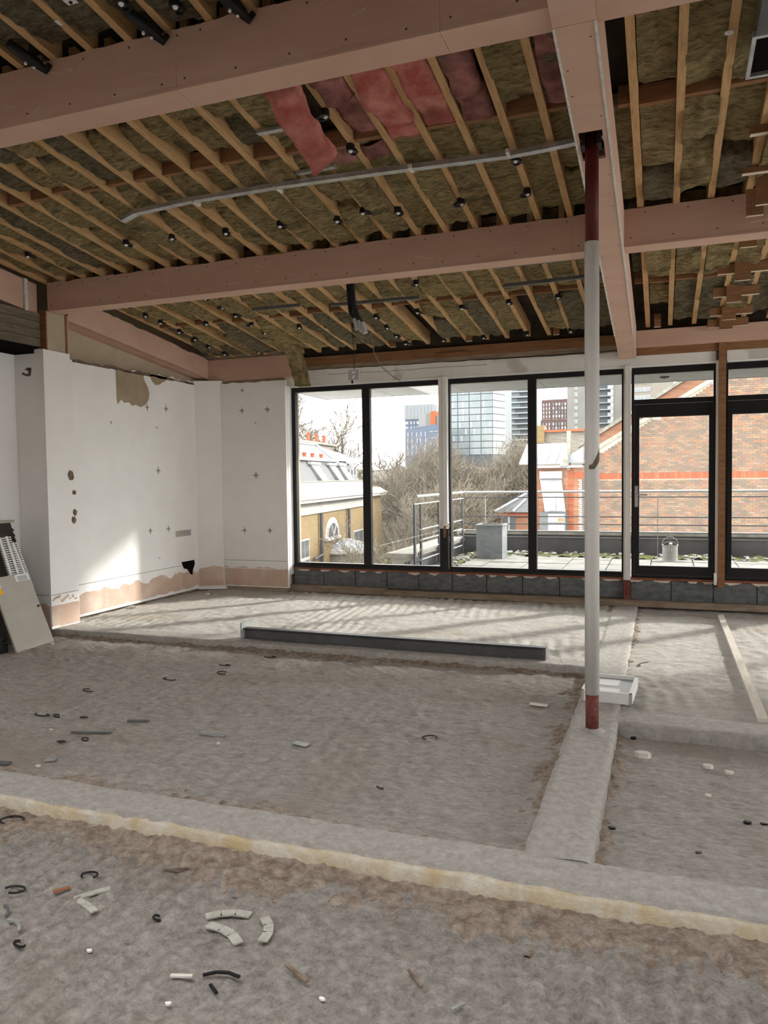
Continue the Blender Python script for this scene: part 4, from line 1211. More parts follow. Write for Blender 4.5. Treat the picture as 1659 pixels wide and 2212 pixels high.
def strip(name, x, y, z, l, rz, w, mt, label, cat, bend=0.0, grp=None):
    d = Vector((math.cos(rz), math.sin(rz), 0))
    n = Vector((-d.y, d.x, 0))
    b = MB()
    pts = [Vector((x, y, z + .007)) + d * (l * (t - .5)) + n * bend * 4 * t * (1 - t) for t in (0, .33, .66, 1)]
    for a, c in zip(pts[:-1], pts[1:]):
        b.bar(a, c, w, 0.006)
    tag(b.build(name, mt), label, cat, grp)


strip('metal_strip', -3.31, 3.72, -.058, .26, .25, .025, 'steel_grey', 'thin dark grey metal strip lying on the screed bay', 'metal strip')
strip('metal_strip', -3.18, 4.0, -.058, .14, .3, .03, 'steel_grey', 'short dark strip with a yellow tip on the screed bay', 'metal strip')
strip('metal_bracket', -2.57, 3.92, -.058, .16, .1, .03, 'metal_bit', 'pale metal bracket lying in the middle of the screed bay', 'bracket')
strip('metal_bracket', -1.98, 3.94, -.058, .10, -.2, .05, 'metal_bit', 'dull grey bracket half buried in the screed bay', 'bracket')
strip('board_scrap', -0.78, 5.13, -.058, .12, -.1, .05, 'stone_chip', 'pale flat scrap on the screed left of the post', 'scrap')
strip('metal_scrap', -3.22, 3.29, -.06, .06, .6, .06, 'metal_bit', 'crumpled grey scrap beside the near concrete rib', 'scrap')
strip('metal_scrap', -3.43, 3.16, -.06, .08, .2, .04, 'steel_grey', 'dark blue grey scrap at the left edge of the screed bay', 'scrap')
strip('plasterboard_strip', -2.03, 2.26, -.074, .13, 0.9, .028, 'mortar_bit', 'upper half of the grey green folded strip in the foreground', 'scrap', .005)
strip('plasterboard_strip', -1.995, 2.185, -.074, .12, -0.35, .028, 'mortar_bit', 'lower half of the grey green folded strip in the foreground', 'scrap', .005)
strip('wood_chip', -2.16, 2.24, -.07, .06, 0.9, .02, 'rusty_bit', 'small orange brown wood chip in the foreground', 'wood chip')
strip('wood_splinter', -1.83, 2.51, -.07, .10, 0.5, .008, 'tear_and_shadow', 'thin dark splinter in front of the chalky edge', 'splinter')
strip('wood_splinter', -1.30, 2.0, -.07, .12, 0.25, .010, 'black', 'black curved sliver in the lower left foreground', 'splinter', .02)
strip('wood_splinter', -1.29, 1.94, -.07, .05, -.6, .010, 'black', 'short black sliver below the curved one', 'splinter')
strip('wood_splinter', -1.08, 2.09, -.07, .11, -.5, .012, 'tear_and_shadow', 'brown splinter right of the curved black sliver', 'splinter')
strip('wood_splinter', -0.56, 2.11, -.07, .05, .9, .010, 'metal_bit', 'tiny shiny metal sliver near the bottom edge', 'splinter')
strip('wood_splinter', -0.72, 2.19, -.07, .09, -.8, .008, 'tear_and_shadow', 'dark splinter in the bottom middle of the view', 'splinter')
strip('wood_splinter', -1.42, 1.96, -.07, .07, .3, .012, 'stone_chip', 'pale wood splinter left of the black sliver', 'splinter')
strip('wire_offcut', -2.15, 2.0, -.07, .10, -.4, .012, 'metal_bit', 'grey bent offcut at the lower left', 'offcut', .015)
strip('wire_offcut', -2.25, 2.06, -.07, .08, -.7, .010, 'steel_grey', 'dark bent offcut at the left edge of the foreground', 'offcut', .01)
strip('wire_offcut', -0.13, 6.38, -.028, .16, 1.2, .012, 'tear_and_shadow', 'bent dark twig of wire beside the white tray', 'offcut', .03)
for k, (x, y, rz, l) in enumerate([(-1.46, 2.30, .4, .16), (-1.30, 2.27, -1.1, .14), (-1.42, 2.20, -.35, .17)]):
    strip('mortar_fillet', x, y, -.074, l, rz, .035, 'mortar_bit', ['upper piece of the broken grey mortar ring in the foreground', 'right piece of the broken grey mortar ring in the foreground', 'lower piece of the broken grey mortar ring in the foreground'][k], 'mortar', .02)


def chip(x, y, z, s, mt, label, cat='chip', grp=None, name='stone_chip'):
    vs = []
    for a in np.linspace(0, 2 * math.pi, 7)[:-1]:
        r = s * random.uniform(.7, 1.2)
        vs.append((x + r * math.cos(a), y + r * .7 * math.sin(a), z))
    b = MB().prism(vs, (random.uniform(-.2, .2) * s, 0, s * .6))
    tag(b.build(name, mt), label, cat, grp)


chip(-0.09, 4.43, -.085, .05, 'stone_chip', 'pale broken block corner lying in the right hand bay')
chip(-0.155, 4.72, -.085, .02, 'black', 'black lump in the corner of the right hand bay')
for (x, y) in [(-3.60, 3.69), (-3.21, 3.19), (-2.46, 3.81)]:
    chip(x, y, -.06, .016, 'stone_chip', 'small white fleck on the left screed bay', 'fleck', 'white flecks on the left bay')
for (x, y) in [(-1.8, 1.98), (-1.39, 1.85), (-0.96, 2.02)]:
    chip(x, y, -.075, .010, 'white_plastic', 'tiny white fleck on the foreground screed', 'fleck', 'white flecks in the foreground')
for (x, y, s) in [(.24, 4.38, .05), (.34, 4.33, .04), (.22, 3.99, .03)]:
    chip(x, y, -.088, s * .6, 'stone_chip', 'loose grey screed flake in the right hand bay', 'flake', 'screed flakes in the right bay')
for (x, y, s) in [(.37, 3.73, .02), (.44, 3.74, .014), (-.2, 3.48, .018), (.15, 3.36, .015)]:
    chip(x, y, -.088, s, 'black', 'small dark crumb in the right hand bay', 'crumb', 'dark crumbs in the right bay')
for (x, y, s) in [(-5.60, 8.5, .04), (-5.88, 7.35, .05), (-5.5, 5.68, .03)]:
    chip(x, y, -.005 if y > 6 else -.058, s, 'stone_chip', 'white plaster crumb by the foot of the left wall', 'crumb', 'plaster crumbs by the left wall')

# ------------------------------------------------------------------ CEILING SERVICES
# galvanised channel
e = empty('metal_channel', (-2.2, 5.0, 3.58), 'long sagging galvanised channel fixed under the joists', 'channel')
pts = [(-4.03, 5.05, 3.560), (-3.86, 5.0, 3.580), (-3.38, 4.96, 3.588), (-2.59, 4.95, 3.588), (-1.79, 4.98, 3.584), (-0.94, 5.03, 3.580), (-0.70, 5.02, 3.583), (-0.47, 5.01, 3.592)]
b, b2 = MB(), MB()
for a, c in zip(pts[:-1], pts[1:]):
    b.bar(a, c, 0.055, 0.004)
    b2.bar(Vector(a) + Vector((0, -.026, .014)), Vector(c) + Vector((0, -.026, .014)), 0.003, 0.03)
b.build('channel_web', 'galv', e)
b2.build('channel_flange', 'galv', e)
for x in (-3.3, -2.6, -1.6, -0.94):
    MB().box(x - .01, x + .012, 4.94, 5.03, 3.575, 3.60).build('fixing_strap', 'bead', e)
tag(MB().bar((-2.42, 4.36, 3.70), (-2.12, 4.36, 3.70), 0.04, 0.02).build('metal_strap', 'galv'), 'short grey metal strap above the hanging pink strip', 'strap')
tag(MB().bar((-2.42, 4.90, 3.645), (-2.12, 4.89, 3.645), 0.04, 0.02).build('metal_strap', 'galv'), 'short grey metal strap just behind the long channel', 'strap')
tag(MB().bar((-0.44, 5.0, 3.6), (-0.40, 5.6, 3.46), 0.03, 0.02).build('metal_strap', 'galv'), 'pale metal strap hidden beside the top of the post', 'strap')
for (a, c, lab) in [((-4.11, 7.21, 3.30), (-3.54, 7.22, 3.30), 'short dark hanger rail under the far joists on the left'), ((-3.24, 7.31, 3.29), (-2.28, 7.33, 3.285), 'dark hanger rail behind the black cables'), ((-1.42, 6.77, 3.35), (-0.55, 6.75, 3.35), 'dark hanger rail close behind the middle beam by the post'), ((-1.41, 7.25, 3.295), (-0.45, 7.21, 3.30), 'second dark hanger rail beyond the middle beam by the post')]:
    e = empty('hanger_rail', a, lab, 'rail', 'hanger rails under the far joists')
    MB().bar(a, c, 0.035, 0.006).bar(Vector(a) + Vector((0, -.017, .012)), Vector(c) + Vector((0, -.017, .012)), .003, .03).build('rail', 'steel_grey', e)
    for t in (.2, .8):
        p = Vector(a).lerp(Vector(c), t)
        MB().tube([p, p + Vector((0, 0, .12))], 0.003, 5).build('hanger_wire', 'galv', e)

# black cables, socket box
e = empty('cable_bundle', (-2.68, 6.6, 3.4), 'bundle of thick black cables hanging behind the middle beam', 'cables')
for k, (dx, zt) in enumerate([(-.03, 2.98), (0.0, 2.96), (.02, 2.94)]):
    cbp = MB().tube([(-2.70 + dx, 6.55, 3.46), (-2.705 + dx, 6.57, 3.3), (-2.70 + dx, 6.58, 3.12), (-2.68 + dx * 1.5, 6.6, zt + .05), (-2.64 + dx * 1.5, 6.6, zt)], 0.018, 8).build('cable', 'black', e, smooth=True)
    MB().tube([(-2.64 + dx * 1.5, 6.6, zt), (-2.61 + dx * 1.5, 6.6, zt - .10)], [0.022, 0.026], 8).build('connector', 'grey_plastic', cbp)
e = empty('hanging_socket', (-3.355, 8.2, 2.63), 'small grey socket box hanging on a thin cable before the window head', 'socket')
MB().box(-3.42, -3.29, 8.19, 8.23, 2.635, 2.755).build('box', 'grey_plastic', e)
MB().box(-3.375, -3.335, 8.185, 8.19, 2.715, 2.735).build('switch', 'white_plastic', e)
MB().box(-3.370, -3.345, 8.185, 8.19, 2.655, 2.69).build('socket_cover', 'white_plastic', e)
MB().tube([(-3.38, 8.21, 2.635), (-3.38, 8.21, 2.60)], 0.012, 8).build('gland', 'black', e)
MB().tube([(-3.35, 8.21, 2.755), (-3.352, 8.2, 3.0), (-3.358, 8.15, 3.29)], 0.004, 6).build('cable', 'steel_dark', e)
MB().tube([(-3.25, 8.5, 3.22), (-3.25, 8.6, 3.0), (-3.24, 8.8, 2.87), (-3.18, 9.0, 2.78), (-3.10, 9.12, 2.72)], 0.006, 6).build('loose_cable', 'timber_old')
tag(bpy.data.objects['loose_cable'], 'loose grey cable drooping to the window frame beside the socket', 'cable')

# black clips on the joists
def make_clip():
    e = empty('joist_clip', (0, 0, 0), 'black plastic clip with a pale screw head under a joist', 'clip', 'black clips under the joists')
    MB().tube([(0, 0, 0.03), (0, 0, -0.012)], [0.026, 0.030], 12).build('body', 'black', e)
    MB().tube([(0.0, .02, 0.0), (0.02, .05, -.008), (.045, .045, -.01), (.05, .01, -.008), (.025, -.02, -.005)], 0.009, 6).build('loop', 'black', e)
    MB().tube([(0, -0.004, -0.012), (0, -0.008, -0.019)], [0.015, 0.012], 10).build('screw', 'white_plastic', e)
    return e


CL = [(-5.41, 5.46), (-4.36, 5.5), (-3.9, 5.51), (-3.4, 5.55), (-2.9, 5.56), (-2.17, 5.54), (-2.42, 5.61), (-5.45, 6.85), (-5.45, 7.17), (-5.44, 7.43), (-5.44, 7.79), (-5.43, 8.1), (-5.44, 8.43), (-5.43, 8.78), (-4.94, 8.82), (-4.46, 6.86), (-4.45, 7.16), (-4.45, 7.44), (-4.45, 7.78), (-4.45, 8.09), (-2.96, 7.9), (-2.97, 8.28), (-2.97, 8.61), (-2.96, 8.93), (-2.23, 7.07), (-2.47, 7.86), (-2.48, 8.92), (-1.91, 5.61), (-1.41, 5.61), (-.92, 5.6), (-1.98, 7.86), (-1.99, 8.93), (-.98, 7.8), (-1.48, 7.83), (-1.48, 8.93), (-.98, 8.93), (-.92, 5.13), (-1.92, 4.29), (-1.92, 4.69), (-2.24, 3.24), (-2.48, 3.14), (-4.94, 7.6), (-3.95, 8.0)]
proto = make_clip()
for i, (x, y) in enumerate(CL):
    o = proto if i == 0 else copy_tree(proto)
    o.location = (x, y, zr(y) - 0.026)
    o.rotation_euler.z = random.uniform(-.5, 2.2)
    if y < 3.41:
        o['label'], o['group'] = 'black plastic clip on a joist above the near beam', 'black clips above the near beam'
    elif y < 5.0:
        o['label'], o['group'] = 'black plastic clip on a joist among the pink glass wool', 'black clips among the pink wool'
    elif y < 6.2:
        o['label'], o['group'] = 'black plastic clip in the row just before the middle beam', 'black clips before the middle beam'
    elif x < -5.2:
        o['label'], o['group'] = 'black plastic clip in the row along the joist nearest the left wall', 'black clips by the left wall'
    elif x < -3.9:
        o['label'], o['group'] = 'black plastic clip under the far joists left of the dangling wool strip', 'black clips left of the dangling wool'
    else:
        o['label'], o['group'] = 'black plastic clip under the far joists above the windows', 'black clips above the windows'
    if i:
        WO[o] = tuple(o.location)
for k, (x, lab) in enumerate([(-3.23, 'black three screw clip arm above the near beam on the far left'), (-2.46, 'black three screw clip arm above the near beam in the middle'), (-1.955, 'black three screw clip arm above the near beam on the right')]):
    e = empty('clip_arm', (x, 3.36, zr(3.36) - .03), lab, 'clip', 'clip arms above the near beam')
    MB().tube([(x - .05, 3.22, zr(3.22) - .01), (x - .02, 3.30, zr(3.3) - .03), (x + .01, 3.36, zr(3.36) - .04), (x + .035, 3.395, zr(3.4) - .06), (x + .06, 3.40, zr(3.4) - .03)], [.026, .03, .03, .022, .014], 8).build('arm', 'black', e, smooth=True)
    for dx, y in ((-.02, 3.31), (0.0, 3.35), (.025, 3.385)):
        MB().tube([(x + dx, y, zr(y) - .06), (x + dx, y - .004, zr(y) - .072)], 0.008, 8).build('screw', 'white_plastic', e)
for (x, y, lab) in [(-2.93, 3.19, 'small square white washer plate above the near beam'), (-2.74, 3.09, 'small pale metal plate at the top left of the ceiling')]:
    e = empty('washer_plate', (x, y, zr(y) - .01), lab, 'plate')
    MB().box(x - .03, x + .03, y - .02, y + .02, zr(y) - .005, zr(y)).build('plate', 'white_plastic', e)
    MB().tube([(x, y, zr(y) - .004), (x, y, zr(y) - .012)], .009, 8).build('screw', 'steel_dark', e)

# drop timbers on the right
def cross_frame(y, x0, x1, zdrop, label, lone=False):
    e = empty('drop_timber', ((x0 + x1) / 2, y, zr(y) - zdrop), label, 'timber', 'drop timbers under the right hand joists')
    if not lone:
        MB().box(x0, x1, y - .022, y + .022, zr(y) - 0.085, zr(y) - .004).build('crosspiece', 'timber_red', e)
        MB().box(x0, x1, y - .022, y + .022, zr(y) - 0.0865, zr(y) - .085).build('sawn_edge', 'timber_pale', e)
    xm = (x0 + x1) / 2 - 0.02
    MB().box(xm - .065, xm + .065, y - .045, y - .022, zr(y) - zdrop, zr(y) + .02).build('drop_block', 'timber_red', e)
    MB().box(xm - .065, xm + .065, y - .045, y - .022, zr(y) - zdrop - .002, zr(y) - zdrop).build('sawn_end', 'timber_pale', e)


cross_frame(7.0, 0.46, 0.90, .05, 'first drop timber just beyond the middle beam', True)
cross_frame(7.45, 0.46, 0.90, .16, 'second drop timber, largest cross beyond the middle beam')
cross_frame(8.05, 0.46, 0.86, .15, 'third drop timber, middle cross beyond the middle beam')
cross_frame(8.62, 0.46, 0.86, .14, 'fourth drop timber, small cross near the window head')
cross_frame(9.02, 0.46, 0.86, .12, 'last drop timber touching the window head')
e = empty('drop_timber', (0.6, 5.8, 3.3), 'brown hanging board cut off by the right edge of the view', 'timber')
MB().box(.60, .80, 5.86, 5.885, 3.34, 3.56).build('board', 'timber_red', e)
MB().box(.60, .80, 5.86, 5.885, 3.337, 3.34).build('sawn_end', 'timber_pale', e)
e = empty('drop_timber', (0.6, 6.05, 3.3), 'small hanging timber block in front of the middle beam on the right', 'timber')
MB().box(.56, .67, 6.05, 6.08, 3.33, 3.52).build('block', 'timber_red', e)
MB().box(.56, .67, 6.05, 6.08, 3.327, 3.33).build('sawn_end', 'timber_pale', e)
for y, lab in ((5.23, 'upper short crosspiece at the right edge of the ceiling'), (5.72, 'lower short crosspiece at the right edge of the ceiling')):
    e = empty('drop_timber', (0.7, y, zr(y) - .05), lab, 'timber')
    MB().box(.50, .95, y - .022, y + .022, zr(y) - .05, zr(y)).build('crosspiece', 'timber_red', e)
    MB().box(.50, .95, y - .022, y + .022, zr(y) - .052, zr(y) - .05).build('sawn_edge', 'timber_pale', e)
for (x, y, fz) in [(-3.15, 9.0, .09), (-2.18, 9.0, .09), (-1.15, 9.0, .09), (-.05, 9.0, .09)]:
    MB().box(x - .035, x + .035, y - .02, y + .02, zr(y) - .04, zr(y) + .1).build('hanger_block', 'timber_red', ceil)
    MB().box(x - .035, x + .035, y - .02, y + .02, zr(y) - .042, zr(y) - .04).build('hanger_end', 'timber_pale', ceil)
# duct
e = empty('air_duct', (0.65, 4.2, 3.58), 'black air duct opening with a silver flange at the top right', 'duct')
zd = lambda y: 3.62 - K * (y - 4.2) - 0.02
def dbox(x0, x1, y0, y1, lo, hi):
    return MB().hexa([(x0, y0, zd(y0) + lo), (x1, y0, zd(y0) + lo), (x1, y1, zd(y1) + lo), (x0, y1, zd(y1) + lo), (x0, y0, zd(y0) + hi), (x1, y0, zd(y0) + hi), (x1, y1, zd(y1) + hi), (x0, y1, zd(y1) + hi)])


dbox(.405, .425, 4.16, 4.50, 0, .03).build('flange', 'galv', e)
dbox(.425, 1.1, 4.48, 4.50, 0, .03).build('flange', 'galv', e)
dbox(.425, 1.1, 4.16, 4.18, 0, .03).build('flange', 'galv', e)
dbox(.425, 1.1, 4.18, 4.48, .02, .03).build('lining', 'hole', e)
dbox(.42, 1.1, 3.6, 4.16, .0, .12).build('duct_body', 'steel_grey', e)
tag(MB().tube([(.31 + .018 * math.cos(t), 4.27 + .012 * math.sin(t), zr(4.27) - .02) for t in np.linspace(0, 6.2, 10)], .006, 6).build('cable_ring', 'white_plastic'), 'small white cable ring beside the duct flange', 'ring')

# ================================================================== OUTSIDE
# soffit above the terrace
e = empty('roof_soffit', (0, 10.3, 2.78), 'pale ribbed soffit overhanging the terrace outside', 'soffit', kind='structure')
x = -5.08
while x < 6.9:
    w = 1.17
    MB().box(x + .006, x + w - .006, 9.42, 11.22, 2.785, 2.86).build('soffit_panel', 'soffit', e)
    b = MB()
    yy = 9.5
    while yy < 11.2:
        b.box(x + .006, x + w - .006, yy, yy + .075, 2.776, 2.785)
        yy += .10
    b.build('soffit_ribs', 'soffit', e)
    x += w
MB().box(-5.10, 7.0, 11.22, 11.26, 2.77, 3.05).build('fascia', 'soffit', e)
MB().box(-5.10, -5.07, 9.42, 11.26, 2.77, 3.05).build('fascia', 'soffit', e)
b = MB().prism([(-.03, 10.60, 2.77), (.09, 10.60, 2.77), (.03, 10.76, 2.77)], (0, 0, -.012))
b.build('vent_mark', 'tower_brown', e)

te = empty('terrace_floor', (0, 11.3, 0.15), 'terrace of pale square paving slabs outside the windows', 'terrace', kind='structure')
MB().box(-3.4, 8, 9.3, 13.5, -0.3, 0.125).build('terrace_bed', 'parapet', te)
sl = None
x = -3.15
while x < 3.4:
    y = 9.45
    while y < 12.5:
        dz = random.uniform(-.004, .004)
        if sl is None:
            sl = MB().box(-.292, .292, -.292, .292, 0, .05)
            me = sl.mesh('paving_slab', (0, 0, 0))
            me.materials.append(M['paving'])
        o = bpy.data.objects.new('paving_slab', me)
        col.objects.link(o)
        o.parent = te
        o.location = (x + .3 - 0, y + .3 - 11.3, .10 + dz - .15)
        y += .6
    x += .6
MB().box(3.4, 8, 9.45, 12.9, .1, .148).build('paving_field', 'paving', te)
# gravel and moss margin
def moss_strip(x0, x1, y0, y1, z, seed, lab):
    nx, ny = int((x1 - x0) / .03), max(4, int((y1 - y0) / .03))
    X, Y = np.meshgrid(np.linspace(x0, x1, nx), np.linspace(y0, y1, ny))
    p = np.stack([X.ravel(), Y.ravel(), X.ravel() * 0], 1)
    Z = z + fbm(p, 9, 4, seed, .6).reshape(X.shape) * .035
    o = MB().grid(np.stack([X, Y, Z], 2)).build('moss', 'moss', smooth=True)
    tag(o, lab, 'moss', kind='stuff')


moss_strip(-3.2, 3.0, 12.75, 13.4, 0.15, 3, 'mossy gravel margin along the terrace parapet')
moss_strip(-3.25, -2.9, 9.6, 12.8, 0.15, 4, 'mossy gravel margin along the side railing')
pb = []
for k in range(3):
    b = MB()
    nu, nv_ = 8, 6
    vs, fs = [], []
    for i in range(nv_ + 1):
        for j in range(nu):
            a, c = 2 * math.pi * j / nu, math.pi * i / nv_
            q = Vector((math.sin(c) * math.cos(a), math.sin(c) * math.sin(a) * .75, math.cos(c) * .55))
            vs.append(q * (1 + .12 * math.sin(3 * a + k * 2 + c * 2)))
    for i in range(nv_):
        for j in range(nu):
            fs.append((i * nu + j, (i + 1) * nu + j, (i + 1) * nu + (j + 1) % nu, i * nu + (j + 1) % nu))
    b.add(vs, fs)
    me = b.mesh('pebble', (0, 0, 0), True)
    me.materials.append(M['pebble'])
    pb.append(me)
for k in range(130):
    o = bpy.data.objects.new('pebble', pb[k % 3])
    col.objects.link(o)
    if k < 95:
        o.location = (random.uniform(-3.0, 2.4), random.uniform(12.85, 13.35), 0.175)
    else:
        o.location = (random.uniform(-3.2, -2.92), random.uniform(10.2, 13.0), 0.18)
    s = random.uniform(.018, .045)
    o.scale = (s * 1.2, s, s)
    o.rotation_euler.z = random.uniform(0, 6)
    if k < 95:
        tag(o, 'pale pebble in the gravel margin along the terrace parapet', 'pebble', 'pebbles along the terrace parapet')
    else:
        tag(o, 'pale pebble in the gravel margin along the side railing', 'pebble', 'pebbles along the side railing')

pw = empty('parapet_wall', (0, 13.5, 0), 'low dark parapet wall with a weathered coping at the terrace edge', 'parapet', kind='structure')
MB().box(-3.45, 8, 13.42, 13.66, -1.0, 0.47).build('wall_core', 'parapet', pw)
MB().box(-3.45, 8, 13.405, 13.42, 0.425, 0.437).build('flashing_edge', 'white_win', pw)
MB().box(-3.5, 8, 13.43, 13.66, 0.437, 0.475).build('coping_side', 'coping', pw)
x = -3.5
while x < 5:
    MB().box(x + .003, x + .897, 13.38, 13.72, 0.475, 0.525).build('coping_stone', 'coping', pw)
    x += .9
pw2 = empty('parapet_wall', (-3.55, 11.4, 0), 'low side parapet of the terrace with a pale coping slab', 'parapet', kind='structure')
MB().box(-3.72, -3.42, 10.45, 13.66, -1.0, 0.34).build('wall_core', 'brick_grey_far', pw2)
for y in (10.4, 11.3, 12.2):
    MB().box(-3.80, -3.36, y + .003, y + .897 + (.55 if y > 12 else 0), 0.34, 0.395).build('coping_stone', 'coping', pw2)
MB().box(-3.43, -3.40, 10.2, 13.4, 0.1, 0.30).build('upstand_flashing', 'parapet', pw2)

# railings
rl = empty('terrace_railing', (-0.5, 13.2, 0.15), 'front terrace railing of thin grey steel rails', 'railing')
YR = 13.2
MB().tube([(-3.35, YR, 1.225), (8, YR, 1.225)], 0.021, 8).build('handrail', 'white_win', rl)
for z in (1.13, .80, .67, .545):
    MB().tube([(-3.3, YR, z), (8, YR, z)], 0.010, 6).build('rail', 'rail_dark', rl)
for x in (-2.93, -0.06, 2.6, 5.2):
    MB().box(x - .006, x + .006, YR - .025, YR + .025, .15, 1.14).build('post', 'rail', rl)
rs = empty('terrace_railing', (-3.33, 11.8, 0.15), 'side terrace railing with dark flat posts and pale rails', 'railing')
XR = -3.33
MB().tube([(XR, 10.45, 1.225), (XR, YR, 1.225)], 0.021, 8).build('handrail', 'white_win', rs)
MB().box(XR - .012, XR + .012, 10.33, YR, 1.11, 1.125).build('rail', 'white_win', rs)
for z in (.735, .58, .435, .285):
    MB().tube([(XR, 10.6, z), (XR, YR - .1, z)], 0.011, 6).build('rail', 'white_win', rs)
for y in (10.36, 10.66, 11.62, 12.45, 13.15):
    MB().box(XR - .012, XR + .012, y - .03, y + .03, .15, 1.11).build('post', 'rail_dark', rs)

pl = empty('zinc_planter', (-2.65, 12.45, .15), 'tall square galvanised planter standing on the terrace', 'planter')
MB().box(-2.87, -2.44, 12.24, 12.255, .155, .70).box(-2.87, -2.44, 12.645, 12.66, .155, .70).box(-2.87, -2.855, 12.255, 12.645, .155, .70).box(-2.455, -2.44, 12.255, 12.645, .155, .70).build('body', 'zinc', pl)
MB().box(-2.885, -2.425, 12.225, 12.26, .69, .712).box(-2.885, -2.425, 12.64, 12.675, .69, .712).box(-2.885, -2.85, 12.26, 12.64, .69, .712).box(-2.46, -2.425, 12.26, 12.64, .69, .712).build('rim', 'zinc', pl)
MB().box(-2.855, -2.455, 12.255, 12.645, .60, .64).build('soil', 'soil', pl)
b = MB()
for k in range(26):
    x, y = random.uniform(-2.8, -2.5), random.uniform(12.3, 12.6)
    q = Vector((x, y, .64))
    pts = [q]
    for s in range(3):
        q = q + Vector((random.uniform(-.08, .08), random.uniform(-.08, .08), random.uniform(.03, .12)))
        pts.append(q)
    b.tube(pts, [.004, .003, .002, .001], 3, False)
b.build('dry_stems', 'bark', pl)

wc = empty('watering_can', (0.125, 12.62, .15), 'small pale tin watering can on the terrace behind the door', 'watering can')
MB().lathe((.125, 12.62, .152), [(.118, 0), (.118, .012), (.113, .016), (.113, .23), (.119, .235), (.119, .25), (.105, .25)], 24).build('body', 'tin', wc, smooth=False)
MB().tube([(.125 + .118 * math.cos(t), 12.62, .39 + .135 * math.sin(t)) for t in np.linspace(0, math.pi, 14)], .006, 6).build('handle', 'tin', wc)
MB().prism([(.125 + .10 * math.cos(t), 12.52 + .06 * math.sin(t) * 0, .40 + .055 * math.sin(t)) for t in np.linspace(0, math.pi, 10)], (0, .08, 0)).build('half_lid', 'parapet', wc)
MB().tube([(.125, 12.51, .30), (.128, 12.46, .36), (.132, 12.42, .44)], [.022, .018, .026], 10).build('spout', 'tin', wc)


# ------------------------------------------------------------------ gable building on the right
gb = empty('brick_building', (1.0, 29, -8), 'brick gable building across from the terrace with a red soldier course', 'building')
GYW = 28.5
def gline(x):          # underside of the stone coping of the near gable
    return 3.26 + (x + 0.72) * 0.588


MB().prism([(-2.62, GYW + .02, -8), (7.5, GYW + .02, -8), (7.5, GYW + .02, gline(7.5)), (-2.62, GYW + .02, gline(-2.62))], (0, .3, 0)).build('mortar_wall', 'mortar_pale', gb)
mbk = MB().box(-.107, .107, -.0, .05, -.0325, .0325)
brick_me = mbk.mesh('brick', (0, 0, 0))
brick_me.materials.append(M['brick'])
rest = MB()
cand = []
r = 0
z = -1.2
while z < 8.2:
    if 1.33 < z + .0 < 1.58:
        z = 1.60
    x = -2.62 + (0.1125 if r % 2 else 0)
    while x < 7.3:
        if z + .06 < gline(x):
            cand.append((x + .1125, z))
        x += .225
    z += .075
    r += 1
def pri(c):
    x, z = c
    return (0 if (-.55 < x < 2.35 and .2 < z < 3.4) else 1, abs(x - .55) + abs(z - 1.9) * .45)


cand.sort(key=pri)
for x, z in cand[:300]:
    o = bpy.data.objects.new('brick', brick_me)
    col.objects.link(o)
    o.parent = gb
    o.location = (x - 1.0, GYW - .004 + random.uniform(-.003, .003) - 29, z + 8)
for x, z in cand[300:]:
    rest.box(x - .107, x + .107, GYW - .004 + random.uniform(-.003, .003), GYW + .05, z - .0325, z + .0325)
rest.build('brickwork', 'brick', gb, kind='stuff')
srest = MB()
x = -2.6
k = 0
sol_me = MB().box(-.0335, .0335, 0, .05, -.11, .11).mesh('soldier_brick', (0, 0, 0))
sol_me.materials.append(M['brick_red'])
while x < 7.4:
    if -1.5 < x < 3.5:
        o = bpy.data.objects.new('soldier_brick', sol_me)
        col.objects.link(o)
        o.parent = gb
        o.location = (x - 1.0, GYW - .006 - 29, 1.45 + 8)
    else:
        srest.box(x - .0335, x + .0335, GYW - .006, GYW + .05, 1.34, 1.56)
    x += .075
srest.build('soldier_course', 'brick_red', gb, kind='stuff')


def gslab(x0, x1, off, th, y0, y1, mt, nm):
    MB().hexa([(x0, y0, gline(x0) + off), (x1, y0, gline(x1) + off), (x1, y1, gline(x1) + off), (x0, y1, gline(x0) + off),
               (x0, y0, gline(x0) + off + th), (x1, y0, gline(x1) + off + th), (x1, y1, gline(x1) + off + th), (x0, y1, gline(x0) + off + th)]).build(nm, mt, gb)


gslab(-2.9, 1.75, 0.0, 0.17, GYW - .12, GYW + .3, 'coping', 'gable_coping')
gslab(1.75, 7.5, 0.0, 0.17, GYW - .12, GYW + .3, 'coping', 'gable_coping')
gslab(-2.9, 7.5, -.22, 0.05, GYW + .3, GYW + 3.0, 'slate', 'slate_slope')
for k in range(9):
    x = -2.3 + k * .5
    MB().box(x, x + .5, GYW + .3, GYW + .34, gline(x) - .05, gline(x) + .22).build('lead_step', 'lead', gb)
# second gable behind
def g2(x):
    return 2.72 + (x + 2.43) * 0.62
MB().prism([(-2.9, GYW + 3.1, 0), (7.5, GYW + 3.1, 0), (7.5, GYW + 3.1, g2(7.5) + .35), (-2.9, GYW + 3.1, g2(-2.9) + .35)], (0, .3, 0)).build('rear_gable', 'brick_red_far', gb)
yq = GYW + 3.0
MB().hexa([(-3.2, yq, g2(-3.2) + .35), (7.5, yq, g2(7.5) + .35), (7.5, yq + .4, g2(7.5) + .35), (-3.2, yq + .4, g2(-3.2) + .35), (-3.2, yq, g2(-3.2) + .5), (7.5, yq, g2(7.5) + .5), (7.5, yq + .4, g2(7.5) + .5), (-3.2, yq + .4, g2(-3.2) + .5)]).build('rear_coping', 'coping', gb)
MB().box(-.75, .15, GYW + 2.95, GYW + 3.05, 3.75, 4.15).build('rear_window', 'lead', gb)
